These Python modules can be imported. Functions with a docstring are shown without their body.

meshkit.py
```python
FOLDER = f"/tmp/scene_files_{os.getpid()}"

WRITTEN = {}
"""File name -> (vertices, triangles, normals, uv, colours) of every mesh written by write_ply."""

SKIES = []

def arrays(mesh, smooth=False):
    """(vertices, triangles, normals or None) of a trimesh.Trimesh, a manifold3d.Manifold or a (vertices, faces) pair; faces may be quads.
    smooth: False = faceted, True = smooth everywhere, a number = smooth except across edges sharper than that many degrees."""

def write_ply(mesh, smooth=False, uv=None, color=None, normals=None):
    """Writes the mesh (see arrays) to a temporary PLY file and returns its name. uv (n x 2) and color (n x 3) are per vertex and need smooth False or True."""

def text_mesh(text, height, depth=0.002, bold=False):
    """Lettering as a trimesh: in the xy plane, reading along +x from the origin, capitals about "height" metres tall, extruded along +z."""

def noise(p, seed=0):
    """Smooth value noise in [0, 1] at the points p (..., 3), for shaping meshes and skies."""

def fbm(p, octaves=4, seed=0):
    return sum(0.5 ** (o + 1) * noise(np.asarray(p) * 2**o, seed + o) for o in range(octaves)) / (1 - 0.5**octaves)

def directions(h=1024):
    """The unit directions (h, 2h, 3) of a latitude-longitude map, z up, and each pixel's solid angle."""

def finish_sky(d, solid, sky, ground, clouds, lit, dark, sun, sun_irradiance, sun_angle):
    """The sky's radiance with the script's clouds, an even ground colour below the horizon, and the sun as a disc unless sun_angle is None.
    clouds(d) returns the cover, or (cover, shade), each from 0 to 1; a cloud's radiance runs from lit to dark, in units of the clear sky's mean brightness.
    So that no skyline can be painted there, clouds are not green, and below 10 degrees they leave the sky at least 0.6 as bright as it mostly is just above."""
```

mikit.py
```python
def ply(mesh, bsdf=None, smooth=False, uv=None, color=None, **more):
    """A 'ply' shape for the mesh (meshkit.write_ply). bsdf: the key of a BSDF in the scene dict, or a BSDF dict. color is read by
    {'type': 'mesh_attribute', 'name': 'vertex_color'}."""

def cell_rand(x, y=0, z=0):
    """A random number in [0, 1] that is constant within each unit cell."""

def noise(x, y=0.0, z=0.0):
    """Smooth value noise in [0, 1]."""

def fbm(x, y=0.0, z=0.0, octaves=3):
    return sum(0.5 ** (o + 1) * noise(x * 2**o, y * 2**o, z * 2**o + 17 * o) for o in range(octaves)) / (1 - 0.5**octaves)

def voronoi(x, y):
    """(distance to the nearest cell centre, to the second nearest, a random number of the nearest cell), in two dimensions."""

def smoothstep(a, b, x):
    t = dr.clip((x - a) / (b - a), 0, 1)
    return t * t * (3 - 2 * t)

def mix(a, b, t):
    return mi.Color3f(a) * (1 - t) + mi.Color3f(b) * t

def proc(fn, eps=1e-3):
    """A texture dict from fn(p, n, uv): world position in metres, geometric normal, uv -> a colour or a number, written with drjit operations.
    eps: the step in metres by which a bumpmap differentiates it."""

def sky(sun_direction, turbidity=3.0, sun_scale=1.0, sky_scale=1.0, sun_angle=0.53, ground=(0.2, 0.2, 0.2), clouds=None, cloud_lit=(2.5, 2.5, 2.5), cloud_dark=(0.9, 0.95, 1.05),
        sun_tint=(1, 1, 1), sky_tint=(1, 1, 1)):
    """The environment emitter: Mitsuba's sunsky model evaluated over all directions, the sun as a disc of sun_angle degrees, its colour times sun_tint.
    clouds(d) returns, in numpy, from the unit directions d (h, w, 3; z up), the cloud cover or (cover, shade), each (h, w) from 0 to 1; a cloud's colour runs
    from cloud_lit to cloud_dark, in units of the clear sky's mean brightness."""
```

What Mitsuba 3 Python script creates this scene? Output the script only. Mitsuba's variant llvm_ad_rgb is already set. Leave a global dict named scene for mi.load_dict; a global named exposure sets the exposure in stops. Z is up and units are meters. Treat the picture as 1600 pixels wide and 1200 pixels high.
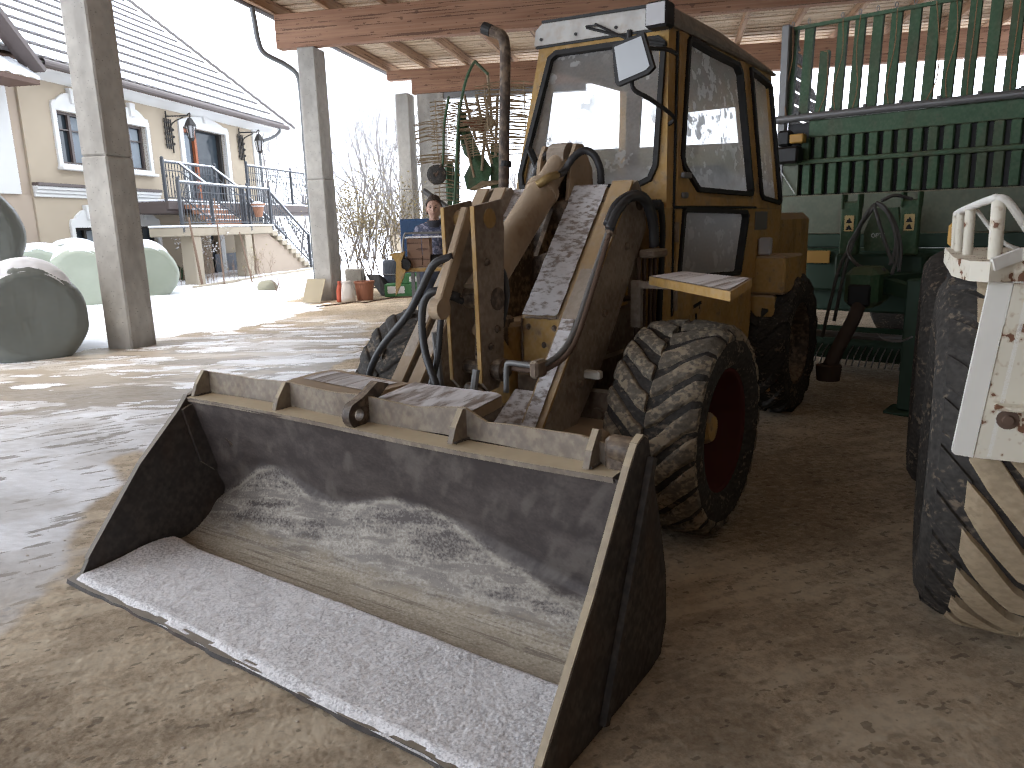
import math, random
import numpy as np, trimesh, drjit as dr, mitsuba as mi, mikit
from mikit import noise, fbm, smoothstep, mix, proc, voronoi
from scipy.spatial import ConvexHull
from shapely.geometry import Polygon
import manifold3d as m3

# ------------------------------------------------------------------ camera, sky, exposure
H, PITCH, ROLL, FOC = 1.4, math.radians(12.2), math.radians(1.55), 1165.0
fw = np.array([0, math.cos(PITCH), -math.sin(PITCH)]); up0 = np.array([0, math.sin(PITCH), math.cos(PITCH)])
r0 = np.array([1.0, 0, 0])
cup = up0 * math.cos(ROLL) + r0 * math.sin(ROLL)
CAM = np.array([0, 0, H])
scene, labels = {}, {}
scene['camera'] = {'type': 'perspective', 'fov': 2 * math.degrees(math.atan(800 / FOC)), 'fov_axis': 'x', 'near_clip': 0.05, 'far_clip': 2000.0,
                   'to_world': mi.ScalarTransform4f().look_at(origin=CAM.tolist(), target=(CAM + fw).tolist(), up=cup.tolist())}
scene['sky'] = mikit.sky([-0.45, -0.25, 0.8], turbidity=4, sun_scale=0.12, sun_angle=25, clouds=lambda d: 1.0,
                         cloud_lit=(2.42, 2.6, 2.86), ground=(0.6, 0.6, 0.62))
exposure = 3.2

# ------------------------------------------------------------------ helpers
def T4(o, x, y, z):
    m = np.eye(4); m[:3, 0], m[:3, 1], m[:3, 2], m[:3, 3] = x, y, z, o
    return m
Z = np.array([0, 0, 1.0])
def frame(o, deg):
    """x axis turned deg clockwise from +x (seen from above), y axis the same from +y."""
    a = math.radians(deg)
    return T4(o, [math.cos(a), -math.sin(a), 0], [math.sin(a), math.cos(a), 0], Z)
LOADER = frame([-1.813, 2.828, 0], 35.0)             # (across, back, up)
SHED = frame([-4.683, 9.137, 0], 12.68)              # (right, along the column row, up)
HOUSE = T4([-9.107, 27.177, 0], [0.15408, 0.98806, 0], [0.98806, -0.15408, 0], Z)  # (along facade, outward, up)
WAGON = T4([2.80, 5.14, 0], [0.757, -0.653, 0], [0.653, 0.757, 0], Z)
TRUCK = frame([1.57, 2.5, 0], 28.0)
I4 = np.eye(4)

def key_for(name):
    if name not in scene and name not in used: return name
    k = 1
    while f'{name}_{k:03d}' in scene or f'{name}_{k:03d}' in used: k += 1
    return f'{name}_{k:03d}'
used = set()
def thing(name, label, cat, group=None, kind=None):
    k = key_for(name); used.add(k)
    labels[k] = {'label': label, 'category': cat}
    if group: labels[k]['group'] = group
    return k
def apply(m, T):
    if T is I4: return m
    v = m[0] @ T[:3, :3].T + T[:3, 3]
    f = m[1] if np.linalg.det(T[:3, :3]) > 0 else m[1][:, ::-1]
    return v, f
def add(name, mb, mat, parent=None, T=I4, smooth=False, label=None, cat=None, group=None, kind=None):
    k = key_for(parent + '__' + name if parent else name)
    v, f = apply(mb.get() if isinstance(mb, M) else mb, T)
    scene[k] = mikit.ply((v, f), mat, smooth=smooth)
    l = {}
    if label: l['label'] = label
    if cat: l['category'] = cat
    if group: l['group'] = group
    if kind: l['kind'] = kind
    if l: labels[k] = l
    return k

class M:
    def __init__(self): self.v, self.f, self.n = [], [], 0
    def put(self, v, f):
        v = np.asarray(v, float); f = np.asarray(f, int)
        if f.shape[1] == 4: f = np.vstack([f[:, [0, 1, 2]], f[:, [0, 2, 3]]])
        self.v.append(v); self.f.append(f + self.n); self.n += len(v); return self
    def get(self): return np.vstack(self.v), np.vstack(self.f)
    def hull(self, pts):
        pts = np.asarray(pts, float); h = ConvexHull(pts); f = h.simplices.copy(); c = pts.mean(0)
        nn = np.cross(pts[f[:, 1]] - pts[f[:, 0]], pts[f[:, 2]] - pts[f[:, 0]])
        bad = (nn * h.equations[:, :3]).sum(1) < 0
        f[bad] = f[bad][:, ::-1]
        return self.put(pts, f)
    def cbox(self, lo, hi, b=0.0, R=None, o=None):
        lo, hi = np.minimum(lo, hi).astype(float), np.maximum(lo, hi).astype(float)
        if b <= 0:
            p = np.array([[x, y, z] for x in (lo[0], hi[0]) for y in (lo[1], hi[1]) for z in (lo[2], hi[2])])
            f = [[0, 1, 3, 2], [4, 6, 7, 5], [0, 4, 5, 1], [2, 3, 7, 6], [0, 2, 6, 4], [1, 5, 7, 3]]
            if R is not None: p = p @ np.asarray(R).T + o
            return self.put(p, f)
        b = min(b, 0.45 * (hi - lo).min()); p = []
        for sx in (0, 1):
            for sy in (0, 1):
                for sz in (0, 1):
                    c = np.array([(lo, hi)[sx][0], (lo, hi)[sy][1], (lo, hi)[sz][2]]); d = np.array([1 - 2 * sx, 1 - 2 * sy, 1 - 2 * sz]) * b
                    for k in range(3):
                        q = c.copy(); q[(k + 1) % 3] += d[(k + 1) % 3]; q[(k + 2) % 3] += d[(k + 2) % 3]; p.append(q)
        p = np.array(p)
        if R is not None: p = p @ np.asarray(R).T + o
        return self.hull(p)
    def bar(self, p0, p1, w, h, up=(0, 0, 1), b=0.0):
        """rectangular bar from p0 to p1; h along up, w across."""
        p0, p1 = np.asarray(p0, float), np.asarray(p1, float); L = np.linalg.norm(p1 - p0); d = (p1 - p0) / L
        x = np.cross(d, np.asarray(up, float)); x /= np.linalg.norm(x); u = np.cross(x, d)
        return self.cbox([0, -w / 2, -h / 2], [L, w / 2, h / 2], b, R=np.stack([d, -x, u], 1), o=p0)
    def tube(self, pts, r, sides=8, caps=True):
        p = np.asarray(pts, float); n = len(p); r = np.broadcast_to(np.asarray(r, float), (n,))
        t = np.gradient(p, axis=0); t /= np.linalg.norm(t, axis=1, keepdims=True) + 1e-12
        a = np.cross(t[0], Z if abs(t[0][2]) < 0.9 else [1.0, 0, 0]); a /= np.linalg.norm(a); A = [a]
        for i in range(1, n):
            a = A[-1] - t[i] * (A[-1] @ t[i]); A.append(a / (np.linalg.norm(a) + 1e-12))
        A = np.array(A); Bn = np.cross(t, A); an = np.arange(sides) * 2 * np.pi / sides
        v = p[:, None] + r[:, None, None] * (np.cos(an)[None, :, None] * A[:, None] + np.sin(an)[None, :, None] * Bn[:, None])
        i, j = np.meshgrid(np.arange(n - 1), np.arange(sides), indexing='ij'); k = (j + 1) % sides
        q = np.stack([i * sides + j, i * sides + k, (i + 1) * sides + k, (i + 1) * sides + j], -1).reshape(-1, 4)
        f = np.vstack([q[:, [0, 1, 2]], q[:, [0, 2, 3]]]); v = v.reshape(-1, 3)
        if caps:
            e = [[0, k + 1, k] for k in range(1, sides - 1)] + [[(n - 1) * sides, (n - 1) * sides + k, (n - 1) * sides + k + 1] for k in range(1, sides - 1)]
            f = np.vstack([f, e])
        return self.put(v, f)
    def curve(self, pts, r, sides=8, n=24):
        return self.tube(spline(pts, n), r, sides)
    def prism(self, poly, o, x, y, z, t0, t1, holes=()):
        """polygon (2d) in plane o + u x + v y, extruded along z from t0 to t1 (right handed x, y, z)."""
        P = poly if isinstance(poly, Polygon) else Polygon(poly, [list(h) for h in holes])
        if not P.is_valid: P = P.buffer(0)
        m = trimesh.creation.extrude_polygon(P, t1 - t0, engine='earcut')
        v = np.asarray(m.vertices); x, y, z, o = (np.asarray(q, float) for q in (x, y, z, o)); f = np.asarray(m.faces)
        w = o + v[:, :1] * x + v[:, 1:2] * y + (v[:, 2:] + t0) * z
        if np.dot(np.cross(x, y), z) < 0: f = f[:, ::-1]
        return self.put(w, f)
    def lathe(self, prof, o, axis, sides=24, a0=0, a1=2 * np.pi):
        """prof: (radius, along axis) rows."""
        axis = np.asarray(axis, float); axis = axis / np.linalg.norm(axis)
        a = np.cross(axis, Z if abs(axis[2]) < 0.9 else [1.0, 0, 0]); a /= np.linalg.norm(a); b = np.cross(axis, a)
        prof = np.asarray(prof, float); an = np.linspace(a0, a1, sides + 1)
        v = np.asarray(o, float) + prof[:, None, :1] * (np.cos(an)[None, :, None] * a + np.sin(an)[None, :, None] * b) + prof[:, None, 1:] * axis
        n, s = len(prof), sides + 1
        i, j = np.meshgrid(np.arange(n - 1), np.arange(sides), indexing='ij')
        q = np.stack([i * s + j, i * s + j + 1, (i + 1) * s + j + 1, (i + 1) * s + j], -1).reshape(-1, 4)
        v = v.reshape(-1, 3)
        if abs(a1 - a0 - 2 * np.pi) < 1e-6:          # weld the seam
            q = np.where(q % s == s - 1, q - (s - 1), q)
        return self.put(v, q)
    def grid(self, P, flip=False):
        """P: (n, m, 3) points."""
        n, m = P.shape[:2]; i, j = np.meshgrid(np.arange(n - 1), np.arange(m - 1), indexing='ij')
        q = np.stack([i * m + j, i * m + j + 1, (i + 1) * m + j + 1, (i + 1) * m + j], -1).reshape(-1, 4)
        if flip: q = q[:, ::-1]
        return self.put(P.reshape(-1, 3), q)
    def slab(self, P, t):
        """closed slab: grid P (n,m,3) on top, dropped by t (3-vector) below."""
        n, m = P.shape[:2]; Q = P + np.asarray(t, float)
        self.grid(P); self.grid(Q, True)
        for A, Bq, fl in ((P[0], Q[0], True), (P[-1], Q[-1], False), (P[:, 0], Q[:, 0], False), (P[:, -1], Q[:, -1], True)):
            self.grid(np.stack([A, Bq], 0), not fl)
        return self
    def ball(self, c, r, n=2):
        s = trimesh.creation.icosphere(n); return self.put(np.asarray(s.vertices) * np.asarray(r, float) + c, s.faces)

def spline(pts, n=24):
    p = np.asarray(pts, float)
    if len(p) < 3: return np.linspace(p[0], p[-1], max(2, n))
    q = np.vstack([2 * p[0] - p[1], p, 2 * p[-1] - p[-2]]); out = []
    per = max(2, n // (len(p) - 1))
    for i in range(len(p) - 1):
        a, b, c, d = q[i:i + 4]
        for t in np.arange(per) / per:
            out.append(0.5 * (2 * b + (c - a) * t + (2 * a - 5 * b + 4 * c - d) * t**2 + (3 * b - a - 3 * c + d) * t**3))
    out.append(p[-1]); return np.array(out)
def circle(c, r, n=20, a0=0, a1=2 * np.pi):
    an = np.linspace(a0, a1, n, endpoint=abs(a1 - a0) < 6.28); return [(c[0] + r * math.cos(t), c[1] + r * math.sin(t)) for t in an]
def rrect(x0, y0, x1, y1, r): return Polygon([(x0 + r, y0 + r), (x1 - r, y0 + r), (x1 - r, y1 - r), (x0 + r, y1 - r)]).buffer(r, quad_segs=4)
nz = mikit.meshkit.noise
def nfbm(p, o=4, s=0): return mikit.meshkit.fbm(p, o, s)

# ------------------------------------------------------------------ materials
def pr(color, rough=0.7, metallic=0.0, spec=0.4, **k):
    c = color if isinstance(color, dict) else {'type': 'rgb', 'value': list(color)}
    r = rough if isinstance(rough, dict) else float(rough)
    return {'type': 'twosided', 'b': {'type': 'principled', 'base_color': c, 'roughness': r, 'metallic': metallic, 'specular': spec, **k}}
def bump(b, fn, scale, eps=2e-3):
    return {'type': 'twosided', 'b': {'type': 'bumpmap', 'arbitrary': proc(fn, eps), 'scale': scale, 'inner': b['b']}}
def mat(name, d): scene['mat_' + name] = d; return 'mat_' + name
Lx, Ly = LOADER[0, 0], LOADER[1, 0]      # loader's across direction
Bx, By = LOADER[0, 1], LOADER[1, 1]
Vx, Vy = SHED[0, 0], SHED[1, 0]; Ux, Uy = SHED[0, 1], SHED[1, 1]
LQ = float(LOADER[0, 3] * LOADER[0, 0] + LOADER[1, 3] * LOADER[1, 0])
def ice_mask(p):
    w = fbm(p.x * 1.3, p.y * 1.1, 3.0, 4) - 0.5
    edge = -2.15 - 0.35 * smoothstep(3.0, 4.2, p.y) * 0 + 0.25 * smoothstep(6.2, 7.4, p.y) - p.x
    return smoothstep(-0.05, 0.07, edge + 1.3 * w + 0.10 * (fbm(p.x * 9, p.y * 9, 1.0, 3) - 0.5)) * smoothstep(12.5, 8.0, p.y + 3 * w) * smoothstep(2.2, 3.4, p.y + 1.2 * w)
def ridge(v, w): return smoothstep(w, 0.0, dr.abs(v - 0.5))
def floor_color(p, n, uv):
    a = fbm(p.x * 0.8, p.y * 0.8, 0.0, 4); b = fbm(p.x * 6, p.y * 6, 4.0, 4); c = fbm(p.x * 45, p.y * 45, 9.0, 3); e = 0.5 * noise(p.x * 330, p.y * 330, 3.0) + 0.5 * noise(p.x * 140, p.y * 140, 8.0)
    d = mix((0.29, 0.228, 0.16), (0.58, 0.485, 0.36), dr.clip(0.48 + 1.5 * (a - 0.5) + 0.5 * (b - 0.5) + 0.9 * (c - 0.5) + 0.75 * (e - 0.5), 0, 1))
    st = fbm(p.x * 3.1 + p.y * 0.8, p.y * 1.1 - p.x * 0.3, 2.0, 4)
    d = mix(d, (0.22, 0.17, 0.12), 0.30 * smoothstep(0.48, 0.78, st))
    d = mix(d, (0.11, 0.085, 0.06), 0.30 * smoothstep(0.60, 0.80, fbm(p.x * 30 + p.y * 5, p.y * 30 - p.x * 5, 21.0, 3)))
    d = mix(d, (0.60, 0.54, 0.43), 0.28 * smoothstep(0.56, 0.78, fbm(p.x * 26, p.y * 38, 33.0, 3)))
    u = p.x * 0.93 + p.y * 0.36; w = p.y * 0.93 - p.x * 0.36
    k = fbm(u * 2.6, w * 13, 50.0, 5)
    d = mix(d, (0.20, 0.152, 0.105), 0.30 * smoothstep(0.50, 0.72, k)); d = mix(d, (0.64, 0.56, 0.43), 0.45 * smoothstep(0.47, 0.33, k) * smoothstep(0.42, 0.6, a))
    d = mix(d, (0.10, 0.08, 0.06), 0.5 * smoothstep(0.72, 0.77, fbm(u * 24, w * 40, 60.0, 3)))
    m = ice_mask(p)
    s1 = fbm(p.x * 1.6 + p.y * 3.0, p.y * 1.0 - p.x * 0.6, 7.0, 4); f = fbm(p.x * 14 - p.y * 10, p.y * 34 + p.x * 12, 12.0, 4)
    ice = mix((0.56, 0.555, 0.56), (0.80, 0.81, 0.84), dr.clip(0.35 + 1.8 * (s1 - 0.5) + 0.9 * (f - 0.5) + 0.3 * (e - 0.5), 0, 1))
    u = p.x * 0.80 + p.y * 0.60; w = p.y * 0.80 - p.x * 0.60
    q = fbm(u * 6, w * 24, 11.0, 4); z = fbm(u * 1.2, w * 1.2, 18.0, 3)
    ice = mix(ice, (0.16, 0.135, 0.11), 0.8 * smoothstep(0.63, 0.68, q + 0.30 * (z - 0.5))); ice = mix(ice, (0.36, 0.325, 0.285), 0.45 * smoothstep(0.50, 0.66, fbm(u * 1.6, w * 4, 23.0, 5)))
    ice = mix(ice, mix((0.20, 0.165, 0.125), (0.31, 0.265, 0.21), f), 0.9 * smoothstep(0.50, 0.55, fbm(p.x * 0.9 + 5, p.y * 2.6, 5.0, 5)) * smoothstep(4.6, 6.2, p.y))
    ice = mix(ice, (0.46, 0.40, 0.32), 0.7 * smoothstep(0.54, 0.60, fbm(p.x * 1.1 - 3, p.y * 2.6, 15.0, 5)) * smoothstep(5.6, 8.0, p.y))
    d = mix(d, ice, m)
    pt = smoothstep(0.58, 0.62, fbm(p.x * 2.0, p.y * 5.5, 40.0, 5)) * smoothstep(-0.9, -1.7, p.x) * smoothstep(5.0, 6.5, p.y) * smoothstep(12.5, 10.5, p.y)
    return mix(d, mix((0.66, 0.67, 0.69), (0.82, 0.83, 0.86), f), pt)
def floor_bump(p, n, uv):
    return 0.16 * fbm(p.x * 9, p.y * 9, 0.0, 4) + 0.26 * fbm(p.x * 2.4 + p.y * 3, p.y * 6.4, 5.0, 4) + 0.12 * fbm(p.x * 70, p.y * 70, 2.0, 3)
def floor_rough(p, n, uv): return 0.92 - 0.5 * ice_mask(p)
mat('floor', bump(pr(proc(floor_color), proc(floor_rough), spec=0.3), floor_bump, 0.028, 4e-3))
def snow_color(p, n, uv):
    a = fbm(p.x * 2, p.y * 2, p.z * 2, 4); return mix((0.66, 0.68, 0.72), (0.82, 0.83, 0.85), a)
mat('snow', bump(pr(proc(snow_color), 0.9, spec=0.2), lambda p, n, uv: fbm(p.x * 9, p.y * 9, p.z * 9, 4), 0.03, 4e-3))
def frost_color(p, n, uv):
    a = fbm(p.x * 170, p.y * 170, p.z * 170, 3); b = fbm(p.x * 6, p.y * 6, p.z * 6, 4)
    return mix((0.50, 0.50, 0.52), (0.90, 0.90, 0.92), smoothstep(0.26, 0.62, a * 0.85 + b * 0.2 - 0.03))
mat('frost', bump(pr(proc(frost_color), 0.9, spec=0.2), lambda p, n, uv: fbm(p.x * 110, p.y * 110, p.z * 110, 2), 0.003, 1e-3))
def dustsnow_color(p, n, uv):
    q = p.x * Lx + p.y * Ly; t = p.z * 1.0
    a = fbm(q * 34, t * 105, 0.0, 4); b = fbm(p.x * 6, p.y * 6, p.z * 6, 3)
    return mix((0.24, 0.20, 0.175), (0.62, 0.61, 0.62), smoothstep(0.30, 0.66, a * 0.8 + b * 0.28))
mat('dustsnow', bump(pr(proc(dustsnow_color), 0.9, spec=0.2), lambda p, n, uv: fbm((p.x * Lx + p.y * Ly) * 25, p.z * 80, 0.0, 2), 0.006, 1e-3))
def concrete_color(p, n, uv):
    a = fbm(p.x * 2.2, p.y * 2.2, p.z * 1.1, 4); b = fbm(p.x * 14, p.y * 14, p.z * 9, 3)
    c = mix((0.30, 0.285, 0.26), (0.46, 0.445, 0.41), dr.clip(0.5 + 1.3 * (a - 0.5) + 0.9 * (b - 0.5), 0, 1))
    c = mix(c, (0.22, 0.205, 0.185), 0.6 * smoothstep(0.45, 0.0, p.z + 0.4 * (a - 0.5)) + 0.35 * smoothstep(0.52, 0.70, fbm(p.x * 5, p.y * 5, p.z * 0.8, 4)))
    return mix(c, (0.20, 0.19, 0.175), 0.8 * smoothstep(0.76, 0.80, fbm(p.x * 52, p.y * 52, p.z * 52, 2)))
mat('concrete', bump(pr(proc(concrete_color), 0.85), lambda p, n, uv: fbm(p.x * 30, p.y * 30, p.z * 30, 3), 0.006, 2e-3))
def wood(dx, dy, lo, hi, dark, k=1.0):
    def col(p, n, uv):
        l = p.x * dx + p.y * dy; w = p.x * dy - p.y * dx
        g = fbm(l * 0.5, w * 30 * k, p.z * 30 * k, 3); b = fbm(l * 1.2, w * 6, p.z * 6, 3)
        c = mix(lo, hi, dr.clip(0.3 + 1.0 * (g - 0.5) + 0.9 * (b - 0.3), 0, 1))
        c = mix(c, dark, 0.8 * smoothstep(0.63, 0.70, fbm(l * 0.9, w * 40, p.z * 40, 2)))
        return mix(c, dark, 0.7 * smoothstep(0.83, 0.88, noise(l * 7 + 3, w * 20, p.z * 24)))
    return col
mat('beam', pr(proc(wood(Vx, Vy, (0.26, 0.135, 0.085), (0.42, 0.25, 0.165), (0.11, 0.06, 0.04))), 0.75))
mat('rafter', pr(proc(wood(Ux, Uy, (0.28, 0.165, 0.10), (0.42, 0.28, 0.18), (0.13, 0.08, 0.05))), 0.75))
mat('board', pr(proc(wood(Vx, Vy, (0.42, 0.31, 0.21), (0.62, 0.50, 0.36), (0.22, 0.14, 0.09), 0.6)), 0.75))
mat('darkwood', pr((0.10, 0.06, 0.045), 0.7)); mat('umberwood', pr((0.22, 0.19, 0.11), 0.8))
mat('plank', pr(proc(wood(1, 0, (0.20, 0.12, 0.085), (0.30, 0.19, 0.13), (0.09, 0.05, 0.04))), 0.8))
def plaster_color(p, n, uv):
    a = fbm(p.x * 0.8, p.y * 0.8, p.z * 0.8, 4); return mix((0.36, 0.30, 0.225), (0.42, 0.355, 0.27), a)
mat('plaster', bump(pr(proc(plaster_color), 0.9), lambda p, n, uv: fbm(p.x * 40, p.y * 40, p.z * 40, 2), 0.006))
mat('trim', pr((0.60, 0.60, 0.59), 0.8)); mat('greywall', pr((0.38, 0.31, 0.245), 0.9))
mat('pane', pr((0.035, 0.045, 0.055), 0.08, spec=0.6)); mat('curtain', pr((0.22, 0.25, 0.28), 0.8))
mat('gutter', pr((0.085, 0.065, 0.06), 0.45, spec=0.5)); mat('tile', pr((0.11, 0.10, 0.10), 0.7)); mat('reddoor', pr((0.33, 0.10, 0.04), 0.5))
mat('iron', pr((0.075, 0.08, 0.09), 0.5, 0.3)); mat('blackiron', pr((0.03, 0.027, 0.025), 0.6)); mat('terracotta', pr((0.30, 0.15, 0.095), 0.8))
mat('stepstone', pr((0.38, 0.33, 0.255), 0.85)); mat('downpipe', pr((0.16, 0.165, 0.17), 0.45, 0.4))
def bale_color(lo, hi):
    def f(p, n, uv):
        return mix(lo, hi, fbm(p.x * 3, p.y * 3, p.z * 3, 3) * 0.8 + 0.2 * fbm(p.x * 30, p.y * 30, p.z * 30, 2))
    return f
mat('bale_dark', bump(pr(proc(bale_color((0.14, 0.155, 0.145), (0.185, 0.202, 0.188))), 0.38, spec=0.5), lambda p, n, uv: fbm(p.x * 5, p.y * 5, p.z * 14, 3) + 0.35 * fbm(p.x * 2.5, p.y * 2.5, p.z * 34, 2) + 0.3 * fbm((p.x + p.y) * 24, p.z * 3, 1.0, 2), 0.014, 4e-3))
mat('bale_light', bump(pr(proc(bale_color((0.26, 0.29, 0.225), (0.34, 0.37, 0.30))), 0.4, spec=0.5), lambda p, n, uv: fbm(p.x * 9, p.y * 9, p.z * 20, 3), 0.008, 4e-3))
# loader paint: ochre with dust, rust and grime
def paint(lo, hi, rust=(0.09, 0.05, 0.03), rk=0.62, dust=(0.36, 0.28, 0.20), dk=0.8, mot=0.45):
    def f(p, n, uv):
        a = fbm(p.x * 2.5, p.y * 2.5, p.z * 2.5, 4); b = fbm(p.x * 16, p.y * 16, p.z * 12, 4)
        e = fbm(p.x * 60, p.y * 60, p.z * 40, 4)
        c = mix(lo, hi, dr.clip(0.5 + 0.9 * (a - 0.5) + 1.2 * (e - 0.5), 0, 1))
        c = mix(c, rust, 0.85 * smoothstep(rk - 0.03, rk + 0.09, 0.45 * b + 0.25 * fbm(p.x * 5 + 9, p.y * 5, p.z * 5, 3) + 0.3 * e))
        c = mix(c, rust, 0.35 * smoothstep(0.45, 0.75, fbm(p.x * 9, p.y * 9, p.z * 2.2, 4)))
        up = dr.abs(n.z)
        return mix(c, dust, dr.clip(dk * smoothstep(0.35, 0.8, up) + mot * smoothstep(0.42, 0.7, 0.5 * e + 0.5 * b), 0, 1))
    return f
mat('yellow', pr(proc(paint((0.37, 0.22, 0.065), (0.52, 0.325, 0.105))), 0.6))
mat('brown', pr(proc(paint((0.20, 0.16, 0.125), (0.33, 0.275, 0.22), rk=0.62, dust=(0.40, 0.345, 0.285))), 0.7))
mat('umber', pr(proc(paint((0.14, 0.10, 0.075), (0.22, 0.165, 0.12), rk=0.60, dust=(0.30, 0.25, 0.19))), 0.7))
mat('tan', pr(proc(paint((0.36, 0.265, 0.17), (0.47, 0.36, 0.25), rk=0.70)), 0.75))
mat('grease', pr(proc(paint((0.045, 0.035, 0.03), (0.10, 0.07, 0.05), dk=0.25)), 0.5))  # greasy dark coat; also paints shade on the left tower and gap block
def steel_in(p, n, uv):
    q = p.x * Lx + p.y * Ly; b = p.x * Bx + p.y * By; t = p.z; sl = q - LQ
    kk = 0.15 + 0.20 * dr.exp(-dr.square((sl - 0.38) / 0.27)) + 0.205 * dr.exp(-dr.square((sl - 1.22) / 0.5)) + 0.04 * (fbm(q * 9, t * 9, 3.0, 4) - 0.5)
    low = smoothstep(0.016, -0.010, t - kk)  # paler tone below the wavy kink line, darker tone above it
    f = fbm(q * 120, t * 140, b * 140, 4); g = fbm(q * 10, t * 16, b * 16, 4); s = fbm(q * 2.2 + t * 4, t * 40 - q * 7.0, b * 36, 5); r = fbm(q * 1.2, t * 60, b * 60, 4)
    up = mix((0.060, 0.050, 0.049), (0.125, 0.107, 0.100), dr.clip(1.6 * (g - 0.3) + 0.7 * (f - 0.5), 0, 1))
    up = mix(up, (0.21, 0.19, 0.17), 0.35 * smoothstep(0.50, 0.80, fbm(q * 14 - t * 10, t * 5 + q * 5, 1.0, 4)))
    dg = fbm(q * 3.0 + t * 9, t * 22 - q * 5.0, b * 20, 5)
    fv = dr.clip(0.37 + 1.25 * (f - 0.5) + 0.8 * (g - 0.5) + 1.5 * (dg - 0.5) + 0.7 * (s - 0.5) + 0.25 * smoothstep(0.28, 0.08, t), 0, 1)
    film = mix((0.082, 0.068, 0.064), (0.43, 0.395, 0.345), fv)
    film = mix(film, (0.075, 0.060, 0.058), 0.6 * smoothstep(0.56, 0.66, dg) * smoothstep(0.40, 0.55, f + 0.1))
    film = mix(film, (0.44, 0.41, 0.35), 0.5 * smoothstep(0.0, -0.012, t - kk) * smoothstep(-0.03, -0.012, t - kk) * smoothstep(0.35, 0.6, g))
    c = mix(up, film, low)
    dirt = mix((0.30, 0.255, 0.19), (0.56, 0.495, 0.395), dr.clip(0.5 + 1.4 * (f - 0.5) + 0.8 * (g - 0.5), 0, 1))
    ln = fbm(q * 1.6, t * 130 - q * 1.5 + b * 60, 7.0, 4)
    dirt = mix(dirt, (0.14, 0.11, 0.09), 0.6 * smoothstep(0.56, 0.64, ln) * smoothstep(0.35, 0.5, g))
    return mix(c, dirt, smoothstep(0.115, 0.040, t + 0.10 * (g - 0.5) + 0.05 * (f - 0.5)) * 0.85)
mat('steel_in', pr(proc(steel_in), 0.62, 0.15))
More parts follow.
